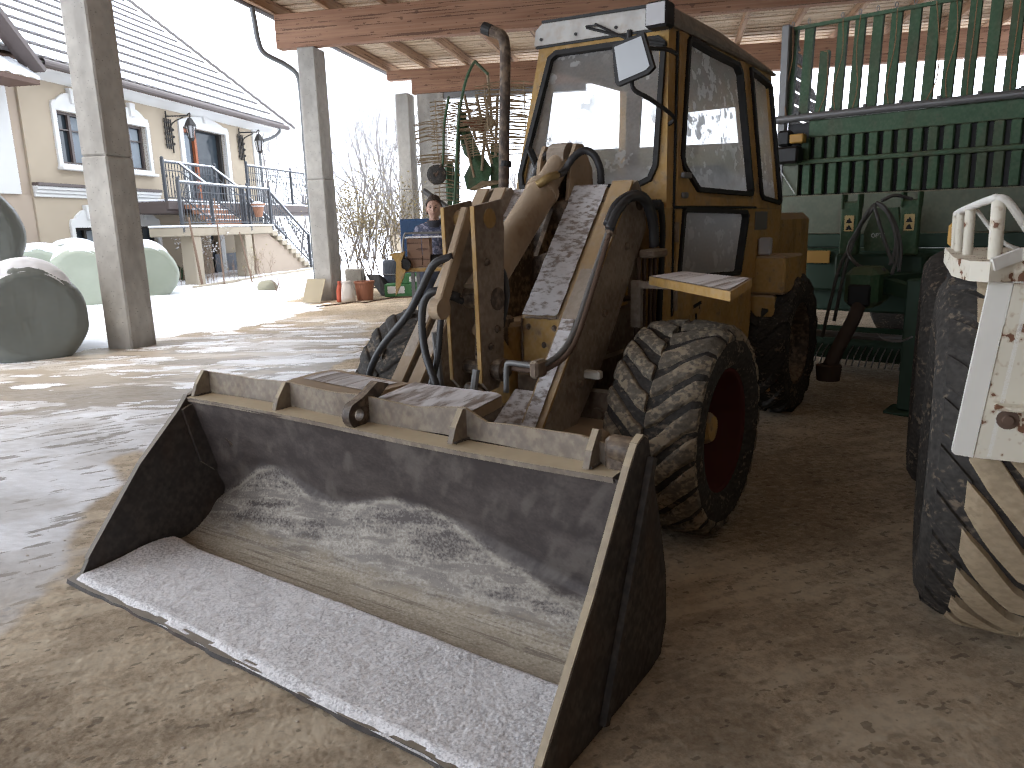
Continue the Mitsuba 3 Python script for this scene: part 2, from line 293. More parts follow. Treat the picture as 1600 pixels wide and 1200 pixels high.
mat('steel_dark', pr(proc(paint((0.034, 0.032, 0.033), (0.075, 0.068, 0.064), rk=0.72, dust=(0.24, 0.205, 0.16), mot=0.10)), 0.6, 0.1))
mat('steel_lip', pr(proc(paint((0.19, 0.16, 0.135), (0.29, 0.25, 0.205), rk=0.72, dust=(0.50, 0.42, 0.29), dk=0.95, mot=0.22)), 0.7))
def rubber_color(lo, hi, mud, k):
    def f(p, n, uv):
        a = fbm(p.x * 17, p.y * 17, p.z * 17, 4); b = fbm(p.x * 70, p.y * 70, p.z * 70, 4)
        c = mix(lo, hi, dr.clip(1.5 * b - 0.25, 0, 1)); return mix(c, mud, smoothstep(k, k + 0.14, 0.5 * a + 0.5 * b))
    return f
mat('tyre', bump(pr(proc(rubber_color((0.024, 0.022, 0.020), (0.056, 0.051, 0.046), (0.16, 0.125, 0.09), 0.56)), 0.8), lambda p, n, uv: fbm(p.x * 45, p.y * 45, p.z * 45, 3), 0.006, 1e-3))
mat('lug', bump(pr(proc(rubber_color((0.095, 0.083, 0.068), (0.20, 0.172, 0.135), (0.31, 0.255, 0.185), 0.47)), 0.85), lambda p, n, uv: fbm(p.x * 50, p.y * 50, p.z * 50, 4), 0.010, 1e-3))
mat('mudlug', bump(pr(proc(rubber_color((0.30, 0.235, 0.155), (0.42, 0.335, 0.23), (0.40, 0.32, 0.215), 0.50)), 0.9), lambda p, n, uv: fbm(p.x * 80, p.y * 80, p.z * 80, 3), 0.003, 1e-3))
mat('hose', pr((0.035, 0.036, 0.04), 0.42, spec=0.5)); mat('rubber', pr((0.02, 0.02, 0.02), 0.6)); mat('redrim', pr((0.075, 0.014, 0.012), 0.75))
mat('chrome', pr((0.6, 0.6, 0.6), 0.3, 1.0)); mat('brass', pr((0.38, 0.27, 0.12), 0.5, 0.6)); mat('rust', pr((0.115, 0.075, 0.055), 0.8))
mat('pipe_rust', pr(proc(paint((0.05, 0.042, 0.038), (0.13, 0.095, 0.075), dk=0.3)), 0.75))
mat('mirror', pr((0.17, 0.17, 0.17), 0.30, 1.0)); mat('whiteplate', pr(proc(paint((0.48, 0.48, 0.46), (0.60, 0.60, 0.58), rk=0.74, dk=0.3)), 0.6)); mat('lens', pr((0.42, 0.42, 0.43), 0.25, spec=0.6))
mat('greyroof', pr(proc(paint((0.20, 0.19, 0.17), (0.29, 0.27, 0.24), rk=0.70, dust=(0.34, 0.30, 0.25))), 0.7))
def frost_w(p, n, uv):
    a = fbm(p.x * 7, p.y * 7, p.z * 7, 4); b = fbm(p.x * 26, p.y * 26, p.z * 26, 3)
    c = fbm(p.x * 2, p.y * 2, p.z * 2, 3)
    return 0.40 + 0.25 * (c - 0.4) + 0.12 * (fbm(p.x * 90, p.y * 90, p.z * 90, 2) - 0.5) + 0.45 * smoothstep(0.545, 0.60, 0.5 * b + 0.5 * fbm(p.x * 13, p.y * 13, p.z * 13, 3)) * smoothstep(0.36, 0.54, c) + 0.55 * smoothstep(1.72, 1.56, p.z + 0.16 * (a - 0.5)) * smoothstep(1.44, 1.5, p.z) + 0.38 * smoothstep(1.46, 1.44, p.z)
mat('glass', {'type': 'blendbsdf', 'weight': proc(frost_w), 'a': {'type': 'thindielectric', 'int_ior': 1.5},
              'b': {'type': 'principledthin', 'base_color': {'type': 'rgb', 'value': [0.62, 0.64, 0.65]}, 'roughness': 0.8, 'diff_trans': 0.9}})
mat('clearglass', {'type': 'thindielectric', 'int_ior': 1.5})
mat('green', pr(proc(paint((0.035, 0.088, 0.042), (0.058, 0.125, 0.062), rk=0.66, dust=(0.14, 0.155, 0.10), dk=0.5, mot=0.22)), 0.55))
mat('olive', pr(proc(paint((0.12, 0.145, 0.10), (0.15, 0.175, 0.125), rk=0.76, dk=0.3, mot=0.08)), 0.55)); mat('darkgreen', pr((0.030, 0.065, 0.042), 0.55))
mat('orange', pr((0.46, 0.26, 0.06), 0.5)); mat('sticker', pr((0.58, 0.44, 0.20), 0.6)); mat('black', pr((0.012, 0.012, 0.012), 0.5)); mat('cable', pr((0.09, 0.09, 0.085), 0.5)); mat('whiteprint', pr((0.6, 0.6, 0.58), 0.6))
mat('twine', pr((0.30, 0.16, 0.08), 0.9)); mat('greymetal', pr((0.20, 0.20, 0.20), 0.5, 0.4)); mat('ptored', pr((0.06, 0.042, 0.035), 0.7))
def cream_color(p, n, uv):
    a = fbm(p.x * 4, p.y * 4, p.z * 4, 3)
    c = mix((0.60, 0.565, 0.46), (0.70, 0.665, 0.57), a)
    r = 0.65 * fbm(p.x * 26, p.y * 26, p.z * 22, 3) + 0.35 * fbm(p.x * 90, p.y * 90, p.z * 70, 2)
    c = mix(c, (0.40, 0.30, 0.19), 0.5 * smoothstep(0.56, 0.64, r))
    return mix(c, (0.16, 0.075, 0.04), smoothstep(0.655, 0.68, r))
mat('cream', pr(proc(cream_color), 0.6)); mat('dirtywhite', pr((0.70, 0.69, 0.64), 0.6))
mat('bark', pr((0.19, 0.175, 0.17), 0.9)); mat('twig', pr((0.17, 0.145, 0.13), 0.9)); mat('cane', pr((0.22, 0.15, 0.11), 0.9))
mat('dryleaf', pr((0.30, 0.25, 0.14), 0.8)); mat('evergreen', pr((0.055, 0.085, 0.045), 0.8)); mat('stone', bump(pr((0.30, 0.29, 0.22), 0.9), lambda p, n, uv: fbm(p.x * 20, p.y * 20, p.z * 20, 3), 0.02))
mat('blue', pr((0.03, 0.075, 0.17), 0.5)); mat('sack', pr((0.62, 0.58, 0.54), 0.8)); mat('redplastic', pr((0.42, 0.09, 0.05), 0.6)); mat('orangepot', pr((0.30, 0.125, 0.075), 0.7)); mat('cardboard', pr((0.36, 0.31, 0.22), 0.85))
mat('skin', pr((0.46, 0.28, 0.21), 0.55)); mat('hair', pr((0.055, 0.038, 0.028), 0.7)); mat('trousers', pr((0.05, 0.055, 0.075), 0.9)); mat('boot', pr((0.03, 0.025, 0.02), 0.7)); mat('eye', pr((0.03, 0.02, 0.02), 0.3)); mat('lip', pr((0.36, 0.17, 0.14), 0.6))
def jacket_color(p, n, uv):
    k = voronoi(p.x * 45 + p.y * 20, p.z * 45)
    return mix((0.075, 0.085, 0.13), (0.24, 0.24, 0.31), smoothstep(0.35, 0.8, k[2]))
mat('jacket', pr(proc(jacket_color), 0.9)); mat('collar', pr((0.04, 0.04, 0.05), 0.9))
mat('tine', pr((0.30, 0.23, 0.15), 0.6, 0.3)); mat('barrel', pr((0.07, 0.08, 0.10), 0.5)); mat('pellet', pr((0.40, 0.28, 0.16), 0.8)); mat('boxgreen', pr((0.05, 0.16, 0.06), 0.6))
rng = np.random.default_rng(7)
# ------------------------------------------------------------------ ground
def sheet(x0, x1, y0, y1, step, hfun, T=I4):
    x = np.linspace(x0, x1, int((x1 - x0) / step) + 1); y = np.linspace(y0, y1, int((y1 - y0) / step) + 1)
    X, Y = np.meshgrid(x, y, indexing='ij'); P = np.stack([X, Y, np.zeros_like(X)], -1)
    W = P @ T[:3, :3].T + T[:3, 3]; W[..., 2] = hfun(P, W); return W
def floor_h(P, W): return 0.05 * (nfbm(W * [0.5, 0.5, 0], 3) - 0.5) + 0.012 * (nfbm(W * [3.5, 3.5, 0], 3, 5) - 0.5)
add('barn_floor', M().grid(sheet(-3.2, 11, -16.5, 12.6, 0.07, floor_h, SHED)), 'mat_floor', smooth=True, kind='structure')
def snow_h(P, W):
    x, y = P[..., 0], P[..., 1]
    edge = np.interp(y, [-12, -3, -1.2, -0.3, 0.6, 2.2, 4.6, 5.8, 7, 30], [-3.0, -2.4, -1.5, -0.55, -0.1, 0.45, 0.35, -0.25, -0.5, -0.6])
    edge = edge + 0.9 * (nfbm(W * [0.9, 0.9, 0], 3, 3) - 0.5) + 0.35 * (nfbm(W * [4, 4, 0], 2, 9) - 0.5)
    d = np.clip((edge - x) / 1.6, -0.3, 1)
    tread = 0.05 * (nfbm(W * [2.2, 2.2, 0], 3, 4) - 0.5) + 0.07 * (nfbm(W * [0.5, 0.5, 0], 2, 6) - 0.5)
    return -0.03 + 0.10 * np.where(d > 0, d**0.6, 3 * d) + tread * np.clip(d * 3, 0, 1)
add('snow_field', M().grid(sheet(-16, 2.2, -9, 22, 0.09, snow_h, SHED)), 'mat_snow', smooth=True, kind='structure')
add('snowy_ground', M().grid(np.array([[[x, y, -0.06] for y in (-300, -12, 10, 40, 400)] for x in (-400, -40, 0, 40, 400)], float)), 'mat_snow', kind='structure')

# ------------------------------------------------------------------ the open shed
shed = thing('open_shed', 'open farm shed of concrete columns and brown timber beams over the parked machines', 'shed')
def column(y0, x1=0.0):
    k = add('column', M().cbox([x1 - 0.36, y0, -0.1], [x1, y0 + 0.46, 2.30], 0.02).cbox([x1 - 0.355, y0 + 0.004, 2.303], [x1 - 0.004, y0 + 0.455, 4.65], 0.02), 'mat_concrete', shed, SHED)
for y0, x1 in ((0, 0), (5.62, 0), (10.9, -0.12)): column(y0, x1)
add('beam', M().cbox([-0.75, 5.62, 4.652], [15, 5.84, 5.24], 0.012), 'mat_beam', shed, SHED)
add('beam', M().prism([(-0.75, 5.02), (-0.1, 5.02), (-0.1, 4.655), (15, 4.655), (15, 5.24), (-0.75, 5.24)], [0, 11.15, 0], [1, 0, 0], [0, 0, 1], [0, -1, 0], -0.22, 0), 'mat_beam', shed, SHED)
add('beam', M().cbox([-0.75, 0, 4.652], [10.4, 0.22, 5.24], 0.012), 'mat_beam', shed, SHED)
for i in range(15):
    x = -0.80 + 1.07 * i
    add('rafter', M().cbox([x, -16, 5.243], [x + 0.09, 12.5, 5.44], 0.006), 'mat_rafter', shed, SHED)
add('fascia', M().cbox([-0.9, -16, 5.30], [-0.86, 12.5, 5.56]), 'mat_darkwood', shed, SHED)
for i in range(54):
    y = 4.0 + 0.158 * i; dz = rng.uniform(-0.004, 0.006)
    add('roof_board', M().cbox([-0.85, y, 5.447 + dz + 0.012 * (i % 2)], [15.2, y + 0.152, 5.475 + dz + 0.012 * (i % 2)], 0.004), 'mat_board', shed, SHED)
add('roof_deck', M().cbox([-0.85, -16, 5.45], [15.2, 3.98, 5.49]), 'mat_board', shed, SHED)
add('roof_cover', M().cbox([-0.95, -16.2, 5.53], [15.3, 12.7, 5.57]), 'mat_greymetal', shed, SHED)
add('side_wall', M().cbox([10.5, -16, -0.1], [10.7, 2.5, 5.24]), 'mat_darkwood', shed, SHED)  # unseen wall, added to keep the right side of the shed dark
add('unseen_front_wall', M().cbox([3.2, -16.2, -0.1], [10.7, -16, 5.24]), 'mat_darkwood', shed, SHED)  # unseen wall behind the camera, added and sized to block light from the right
add('wall_panel', M().cbox([0.02, 11.16, -0.1], [0.70, 11.42, 4.65], 0.01), 'mat_concrete', shed, SHED)
add('lintel', M().cbox([0.70, 11.2, 4.50], [4.3, 11.4, 4.65]), 'mat_greymetal', shed, SHED)
add('low_wall', M().cbox([0.70, 11.2, -0.1], [3.6, 11.4, 1.3]), 'mat_concrete', shed, SHED)
add('back_wall', M().cbox([3.603, 11.2, -0.1], [14.8, 11.4, 3.1]), 'mat_umberwood', shed, SHED)
add('unseen_end_wall', M().cbox([14.8, 2.5, -0.1], [15, 11.4, 3.1]), 'mat_umberwood', shed, SHED)  # unseen wall, added to cut the light reaching the wagon and floor
add('cross_wall', M().cbox([10.703, 2.3, -0.1], [15, 2.5, 5.24]), 'mat_darkwood', shed, SHED)
add('rain_pipe', M().curve([(-0.93, 5.2, 5.28), (-0.93, 5.25, 5.05), (-0.95, 5.35, 4.75), (-0.90, 5.45, 4.55), (-0.62, 5.66, 4.38), (-0.44, 5.75, 4.20), (-0.42, 5.8, 3.9)], 0.045, 10, 40).tube([(-0.42, 5.8, 3.95), (-0.42, 5.8, 0)], 0.045, 10), 'mat_downpipe', shed, SHED, smooth=50)
add('gutter', M().lathe([(0.07, -16), (0.07, 12.4)], [-0.97, 0, 5.33], [0, 1, 0], 10, math.pi * 0, math.pi * 2), 'mat_gutter', shed, SHED)

# ------------------------------------------------------------------ farmhouse
house = thing('farmhouse', 'cream two storey farmhouse with white arched window trim and a snowy tiled roof', 'house')
wins = [(-8.92, -7.76, 3.05, 4.26), (-6.72, -5.54, 3.08, 4.25), (-8.85, -7.82, 0.72, 1.56), (-6.60, -5.58, 0.72, 1.57)]
door = (-3.74, -1.28, 2.0, 4.50); small = (-0.92, -0.40, 0.85, 1.55); cellar = (-2.78, -2.32, 0.0, 1.62)
rect = lambda w: [(w[0], w[2]), (w[1], w[2]), (w[1], w[3]), (w[0], w[3])]
HX, HN = [1, 0, 0], [0, 1, 0]
add('wall', M().prism([(-9.95, -0.1), (0.9, -0.1), (0.9, 5.0), (-9.95, 5.0)], [0, 0, 0], HX, Z, HN, -0.3, 0, holes=[rect(w) for w in wins + [door, small]] + [[(-2.78, 0), (-2.32, 0), (-2.32, 1.62), (-2.78, 1.62)]])
    .cbox([0.6, -9, -0.1], [0.9, -0.302, 5.0]).cbox([-9.95, -0.9, -0.1], [0.55, -0.8, 5.0]), 'mat_plaster', house, HOUSE)
add('corner_strip', M().cbox([-10.9, -0.4, -0.1], [-9.953, -0.04, 2.3]).cbox([-10.3, -0.4, 2.303], [-9.953, -0.06, 5.1]), 'mat_greywall', house, HOUSE)
add('side_wing', M().prism([(-16, -0.1), (-10.903, -0.1), (-10.903, 2.302), (-10.303, 2.302), (-10.303, 5.2), (-16, 5.2)], [0, 0, 0], HX, Z, HN, -0.35, 0.02, holes=[[(-12.0, 2.45), (-10.95, 2.45), (-10.95, 3.7), (-12.0, 3.7)]]), 'mat_trim', house, HOUSE)
add('shutter', M().cbox([-12.0, -0.1, 2.45], [-10.95, -0.02, 3.7]), 'mat_reddoor', house, HOUSE, label='orange brown wooden shutter')
def surround(x0, x1, z0, z1, sill=True, b=0.13, arch=0.28):
    up = [(x1 + b, z1 + 0.10), (x1 + b - 0.05, z1 + 0.20)] + [(x0 + (x1 - x0) * t, z1 + 0.16 + arch * math.sin(math.pi * t) ** 0.7) for t in np.linspace(0.97, 0.03, 15)] + [(x0 - b + 0.05, z1 + 0.20), (x0 - b, z1 + 0.10)]
    zl = z0 - 0.10 if sill else z0
    out = [(x0 - b, zl), (x1 + b, zl)] + up
    m = M().prism(out, [0, 0, 0], HX, Z, HN, -0.10, 0.055, holes=[rect((x0, x1, z0, z1))] if sill else ())
    if not sill:
        m = M().prism(out[:1] + [(x0, zl), (x0, z1), (x1, z1), (x1, zl)] + out[1:], [0, 0, 0], HX, Z, HN, -0.10, 0.055)
    xm = (x0 + x1) / 2
    m.hull([(xm + s * w, n_, z) for s in (-1, 1) for n_ in (0, 0.11) for w, z in ((0.075, z1 + 0.2), (0.12, z1 + 0.16 + arch + 0.10))])
    if sill: m.cbox([x0 - b - 0.04, 0, z0 - 0.15], [x1 + b + 0.04, 0.16, z0 - 0.08], 0.01)
    return m
for i, w in enumerate(wins):
    k = add('window', surround(*w), 'mat_trim', house, HOUSE)
    m = M(); x0, x1, z0, z1 = w; xm = (x0 + x1) / 2
    m.cbox([x0, -0.17, z0], [x0 + 0.06, -0.11, z1]).cbox([x1 - 0.06, -0.17, z0], [x1, -0.11, z1]).cbox([x0 + 0.06, -0.17, z0], [x1 - 0.06, -0.11, z0 + 0.06]).cbox([x0 + 0.06, -0.17, z1 - 0.06], [x1 - 0.06, -0.11, z1])
    m.cbox([xm - 0.04, -0.168, z0 + 0.06], [xm + 0.04, -0.105, z1 - 0.06]).cbox([x0 + 0.06, -0.165, z1 - 0.42], [x1 - 0.06, -0.115, z1 - 0.39])
    add('frame', m, 'mat_gutter' if i < 2 else 'mat_blackiron', k, HOUSE)
    add('pane', M().cbox([x0, -0.20, z0], [x1, -0.19, z1]), 'mat_pane', k, HOUSE)
    if i < 3: add('curtain', M().cbox([xm + 0.04, -0.186, z0 + 0.08], [x1 - 0.1, -0.180, z1 - 0.08]), 'mat_curtain', k, HOUSE)
k = add('balcony_door', surround(*door, sill=False, b=0.2, arch=0.22), 'mat_trim', house, HOUSE)
add('pane', M().cbox([-3.74, -0.26, 2.0], [-1.28, -0.25, 4.5]), 'mat_pane', k, HOUSE)
add('frame', M().cbox([-2.86, -0.245, 2.0], [-2.74, -0.15, 4.47]).cbox([-3.52, -0.245, 4.38], [-2.86, -0.15, 4.47]), 'mat_reddoor', k, HOUSE)
add('frame', M().cbox([-3.74, -0.245, 2.0], [-3.62, -0.12, 4.5]).cbox([-1.40, -0.245, 2.0], [-1.28, -0.12, 4.5]).cbox([-3.62, -0.245, 4.47], [-1.40, -0.12, 4.5]), 'mat_blackiron', k, HOUSE)
add('curtain', M().cbox([-3.55, -0.248, 2.1], [-3.0, -0.243, 4.3]), 'mat_curtain', k, HOUSE)
k = add('small_window', M().prism(rect((-1.02, -0.32, 0.78, 1.62)), [0, 0, 0], HX, Z, HN, -0.1, 0.05, holes=[rect(small)]), 'mat_trim', house, HOUSE)
add('pane', M().cbox([-0.92, -0.2, 0.85], [-0.40, -0.19, 1.55]), 'mat_pane', k, HOUSE)
add('cellar_door', M().cbox([-2.78, -0.2, 0], [-2.32, -0.15, 1.62]), 'mat_pane', house, HOUSE)
add('door_trim', M().cbox([-2.28, 0.002, 0], [-2.02, 0.05, 1.7]), 'mat_trim', house, HOUSE)
add('plinth', M().cbox([-2.7, 0.004, 0], [-0.42, 0.04, 0.66]), 'mat_barrel', house, HOUSE, label='dark blue grey panel low on the wall')
c = M().cbox([-9.95, 0, 2.26], [-5.33, 0.06, 2.34], 0.01).cbox([-9.95, 0, 2.342], [-5.33, 0.10, 2.42], 0.01).cbox([-9.95, 0, 2.422], [-5.33, 0.14, 2.50], 0.01)
add('cornice', c, 'mat_trim', house, HOUSE); add('cornice_cap', M().cbox([-9.95, 0, 2.502], [-5.33, 0.17, 2.57]), 'mat_gutter', house, HOUSE)
add('corner_trim', M().cbox([0.62, 0, 2.3], [0.94, 0.05, 4.9]), 'mat_trim', house, HOUSE)
add('eave_cove', M().prism([(0, 4.86), (0.08, 4.90), (0.26, 5.02), (0.52, 5.07), (0.52, 5.10), (-0.2, 5.10)], [0, 0, 0], [0, 1, 0], Z, [1, 0, 0], -9.95, 2.05), 'mat_trim', house, HOUSE)
RS = 0.79; NR = math.hypot(1, RS)
def roofpt(q, s, off=0.0, n0=0.55, z0=5.13): return np.array([q, n0 - s / NR - off * RS / NR * -1, z0 + s * RS / NR + off / NR])
roof = add('roof', M().hull([roofpt(q, s, o) for q in (-14, 2.1) for s in (0, 8.6) for o in (-0.14, -0.08)]), 'mat_darkwood', house, HOUSE)
sn = M(); course = 0.62
for i in range(14):
    s0 = i * course; q = np.arange(-14, 2.16, 0.075); ph = q * 2 * np.pi / 0.30
    wob = 0.03 * np.sin(ph) + 0.03 * (nfbm(np.stack([q * 6, q * 0 + i * 3.3, q * 0], -1), 2) - 0.5)
    lip = np.stack([roofpt(a, s0 + b * 0.6, 0.0) for a, b in zip(q, wob)]); lipT = np.stack([roofpt(a, s0 + b * 0.6, 0.095 + 0.3 * b) for a, b in zip(q, wob)]); back = np.stack([roofpt(a, s0 + course + 0.03, 0.0) for a in q])
    add('tile_row', M().grid(np.stack([lip, lipT, back])), 'mat_tile', roof, HOUSE)
    w2 = 0.05 * (nfbm(np.stack([q * 4, q * 0 + i * 1.7, q * 0 + 5], -1), 3) - 0.5) + 0.022 * np.sin(ph + 0.7)
    A = np.stack([roofpt(a, s0 + 0.075 + b, 0.088) for a, b in zip(q, w2)]); Bq = np.stack([roofpt(a, s0 + 0.11 + b, 0.118) for a, b in zip(q, w2)]); Cq = np.stack([roofpt(a, s0 + course - 0.01, 0.052) for a in q]); D = np.stack([roofpt(a, s0 + course + 0.05, 0.03) for a in q])
    sn.grid(np.stack([A, Bq, Cq, D]))
add('snow', sn, 'mat_snow', roof, HOUSE)
m = M()
m.tube([roofpt(2.95, s, 0.05 + 0.02 * (k % 2)) for k, s in enumerate(np.arange(-0.05, 8.7, 0.2))], 0.055, 6); add('verge_tiles', m, 'mat_tile', roof, HOUSE)
for j in range(3):
    for q in np.arange(-4.6 + 0.35 * j, 1.8 - 0.3 * j, 0.95):
        s = course * (2 * j + 1) + 0.2
        add('snow_guard', M().tube([roofpt(q - 0.035, s, 0.08), roofpt(q - 0.03, s + 0.02, 0.19), roofpt(q + 0.03, s + 0.02, 0.19), roofpt(q + 0.035, s, 0.08)], 0.012, 4), 'mat_tile', roof, HOUSE)
add('gutter', M().lathe([(0.085, -9.9), (0.085, 2.25)], [0, 0.66, 5.07], [1, 0, 0], 10, 0, 2 * math.pi), 'mat_gutter', house, HOUSE)
add('rain_pipe', M().curve([(1.55, 0.66, 5.02), (1.55, 0.62, 4.85), (1.4, 0.4, 4.66), (1.1, 0.12, 4.5), (1.0, 0.06, 4.3), (1.0, 0.06, 3.8)], 0.055, 8, 40).tube([(1.0, 0.06, 3.85), (1.0, 0.06, 0)], 0.055, 8), 'mat_downpipe', house, HOUSE, smooth=50)
add('soffit', M().cbox([-9.95, -0.3, 5.085], [2.1, 0.6, 5.115]), 'mat_trim', house, HOUSE)
m = M().bar((-10.30, 0.9, 4.80), (-13.4, 0.9, 7.75), 0.10, 0.30, (0, 1, 0)); m.bar((-10.36, 0.72, 4.9), (-13.4, 0.72, 7.80), 0.3, 0.06, (0.69, 0, 0.72))
add('barge_board', m, 'mat_gutter', house, HOUSE)
m = M(); 
for i in range(4):
    P = np.stack([np.stack([np.array([a, 0.95 - 0.3 * (i + t), 4.62 + 0.24 * (i + t) + o + 0.02 * math.sin(a * 20)]) for a in np.arange(-16, -10.35, 0.075)]) for t, o in ((0, 0), (0.05, 0.05), (1.05, 0.03))]); m.grid(P)
add('wing_roof_snow', m, 'mat_snow', house, HOUSE)
add('wing_eave', M().cbox([-16, 0.2, 4.50], [-10.4, 0.95, 4.60]), 'mat_darkwood', house, HOUSE)

# wall lanterns on scrolled iron brackets
for q0, lab in ((-4.50, 'black wrought iron wall lantern left of the balcony door'), (-0.30, 'black wrought iron wall lantern near the right house corner')):
    t = thing('wall_lantern', lab, 'lantern', 'lanterns beside the balcony door'); m = M(); z0 = 3.82
    for dz in (0.0, 0.16, 0.32, 0.48, 0.64): m.bar((q0 - 0.17, 0.04, z0 + 0.05 + dz), (q0 + 0.17, 0.04, z0 + 0.05 + dz), 0.03, 0.035)
    for dq in (-0.15, -0.05, 0.05, 0.15): m.bar((q0 + dq, 0.05, z0 - 0.06 - 0.1 * (dq == 0.15)), (q0 + dq, 0.05, z0 + 0.78 + 0.2 * (dq == -0.05)), 0.03, 0.03, (0, 1, 0))
    m.bar((q0 - 0.05, 0.05, z0 + 0.84), (q0 + 0.18, 0.62, z0 + 0.86), 0.035, 0.035).curve([(q0 + 0.05, 0.05, z0 + 0.4), (q0 + 0.08, 0.15, z0 + 0.66), (q0 + 0.16, 0.45, z0 + 0.82)], 0.02, 6).curve([(q0 + .18, .55, z0 + .86), (q0 + .19, .66, z0 + .92), (q0 + .18, .64, z0 + .76)], 0.02, 6)
    for dz in (0.1, 0.3, 0.5): m.ball((q0 + 0.22, 0.05, z0 + dz), 0.04, 1)
    add('bracket', m, 'mat_blackiron', t, HOUSE)
    c = np.array([q0 + 0.18, 0.64, z0 + 0.78]); m = M().lathe([(0.0, 0.04), (0.07, 0.0), (0.17, -0.17), (0.18, -0.21), (0.0, -0.21)], c, [0, 0, 1], 6)
    for a in range(6):
        d = np.array([math.cos(a * 1.047), math.sin(a * 1.047), 0]); m.bar(c + d * 0.15 - Z * 0.21, c + d * 0.085 - Z * 0.56, 0.024, 0.024, d)
    m.lathe([(0, -0.64), (0.09, -0.58), (0.09, -0.55), (0, -0.53)], c, [0, 0, 1], 6); add('lamp_cage', m, 'mat_blackiron', t, HOUSE)
    add('glass', M().lathe([(0.13, -0.21), (0.07, -0.56)], c, [0, 0, 1], 6), 'mat_lens', t, HOUSE)

# ------------------------------------------------------------------ outside stairs, landing and balcony
st = thing('outside_staircase', 'snowy stone staircase with landing and grey iron railings in front of the farmhouse', 'staircase')
add('balcony_slab', M().cbox([-7.0, 0.06, 1.88], [4.8, 1.3, 2.18], 0.02).cbox([-7.0, 1.302, 1.98], [4.8, 1.38, 2.20], 0.01), 'mat_gutter', st, HOUSE)
add('balcony_snow', M().cbox([-6.95, 0.1, 2.184], [4.8, 1.36, 2.24], 0.02), 'mat_snow', st, HOUSE)
add('landing', M().cbox([-8.05, 1.42, 1.28], [-3.15, 2.35, 1.50], 0.02), 'mat_stepstone', st, HOUSE)
add('landing_snow', M().cbox([-8.08, 1.42, 1.504], [-3.12, 2.38, 1.56], 0.02), 'mat_snow', st, HOUSE)
for q in (-7.45, -4.75): add('pillar', M().cbox([q - 0.14, 1.95, -0.1], [q + 0.26, 2.3, 1.278], 0.015), 'mat_stepstone', st, HOUSE)
for i in range(4):
    add('upper_step', M().cbox([-6.3, 1.382 + 0.2 * (3 - i) - 0.0, 1.56 + 0.145 * i], [-4.75, 1.38 + 0.2 * (4 - i), 1.56 + 0.145 * (i + 1) - 0.03], 0.01), 'mat_terracotta', st, HOUSE)
    add('step_snow', M().cbox([-6.3, 1.384 + 0.2 * (3 - i), 1.56 + 0.145 * (i + 1) - 0.028], [-4.75, 1.36 + 0.2 * (4 - i), 1.56 + 0.145 * (i + 1) + 0.01], 0.01), 'mat_snow', st, HOUSE)
for i in range(9):
    q, z = -3.14 + 0.31 * i, 1.34 - 0.15 * i
    add('step', M().cbox([q, 1.5, z - 0.14], [q + 0.36, 2.3, z], 0.01), 'mat_stepstone', st, HOUSE)
    add('step_snow', M().cbox([q + 0.05, 1.52, z + 0.002], [q + 0.37, 2.31, z + 0.04], 0.015), 'mat_snow', st, HOUSE)
add('stair_cheek', M().prism([(-4.2, 0), (-0.5, 0), (-0.35, 0.12), (-3.13, 1.20), (-3.13, 1.27), (-4.2, 1.27)], [0, 2.2, 0], HX, Z, HN, -0.12, 0.0), 'mat_greywall', st, HOUSE)
def railing(p0, p1, posts, h0, h1, step=0.135):
    """p0, p1: foot of the railing (q, n, z); posts: fractions."""
    p0, p1 = np.array(p0, float), np.array(p1, float); L = np.linalg.norm((p1 - p0)[:2]); U = np.array([0, 0, 1.0])
    r = add('railing', M().bar(p0 + U * h1, p1 + U * h1, 0.05, 0.035).bar(p0 + U * h0, p1 + U * h0, 0.03, 0.03).bar(p0 + U * (h1 - 0.2), p1 + U * (h1 - 0.2), 0.025, 0.02), 'mat_iron', st, HOUSE)
    add('snow_cap', M().bar(p0 + U * (h1 + 0.04), p1 + U * (h1 + 0.04), 0.055, 0.04, b=0.012), 'mat_snow', r, HOUSE)
    for t in posts:
        c = p0 + (p1 - p0) * t; add('post', M().bar(c - U * 0.12, c + U * (h1 + 0.07), 0.07, 0.07, (0, 1, 0)).ball(c + U * (h1 + 0.1), 0.045, 1), 'mat_iron', r, HOUSE)
    for i in range(1, int(L / step)):
        t = i * step / L; c = p0 + (p1 - p0) * t
        m = M().bar(c + U * h0, c + U * h1, 0.016, 0.016, (0, 1, 0))
        if i % 2: m.ball(c + U * (h0 + (h1 - h0) * 0.62), (0.028, 0.028, 0.04), 1)
        if i % 3 == 0: m.curve([c + U * (h0 + .03) + [0.01, 0, 0], c + U * (h0 + .12) + [.06, 0, 0], c + U * (h0 + .2) + [.03, 0, 0], c + U * (h0 + .12) + [.02, 0, 0]], 0.008, 4, 9)
        add('baluster', m, 'mat_iron', r, HOUSE)
railing((-8.0, 2.32, 1.5), (-3.2, 2.32, 1.5), (0, 0.72, 1), 0.12, 1.08)
railing((-6.95, 1.3, 2.2), (-4.4, 1.3, 2.2), (0, 1), 0.08, 0.98)
railing((-2.5, 1.3, 2.2), (4.6, 1.3, 2.2), (0, 0.45, 0.9), 0.08, 1.18)
railing((-3.2, 2.32, 1.5), (-0.5, 2.32, 0.1), (1,), 0.15, 1.05)
railing((-3.2, 1.48, 1.5), (-0.5, 1.48, 0.1), (0, 1), 0.15, 1.05, 0.11)
railing((-4.7, 1.38, 2.2), (-4.7, 2.2, 1.56), (1,), 0.1, 0.98, 0.16)
railing((-6.35, 1.38, 2.2), (-6.35, 2.2, 1.56), (1,), 0.1, 0.98, 0.16)
pot = thing('flower_pot', 'terracotta flower pot topped with snow hanging on the landing railing', 'flower pot')
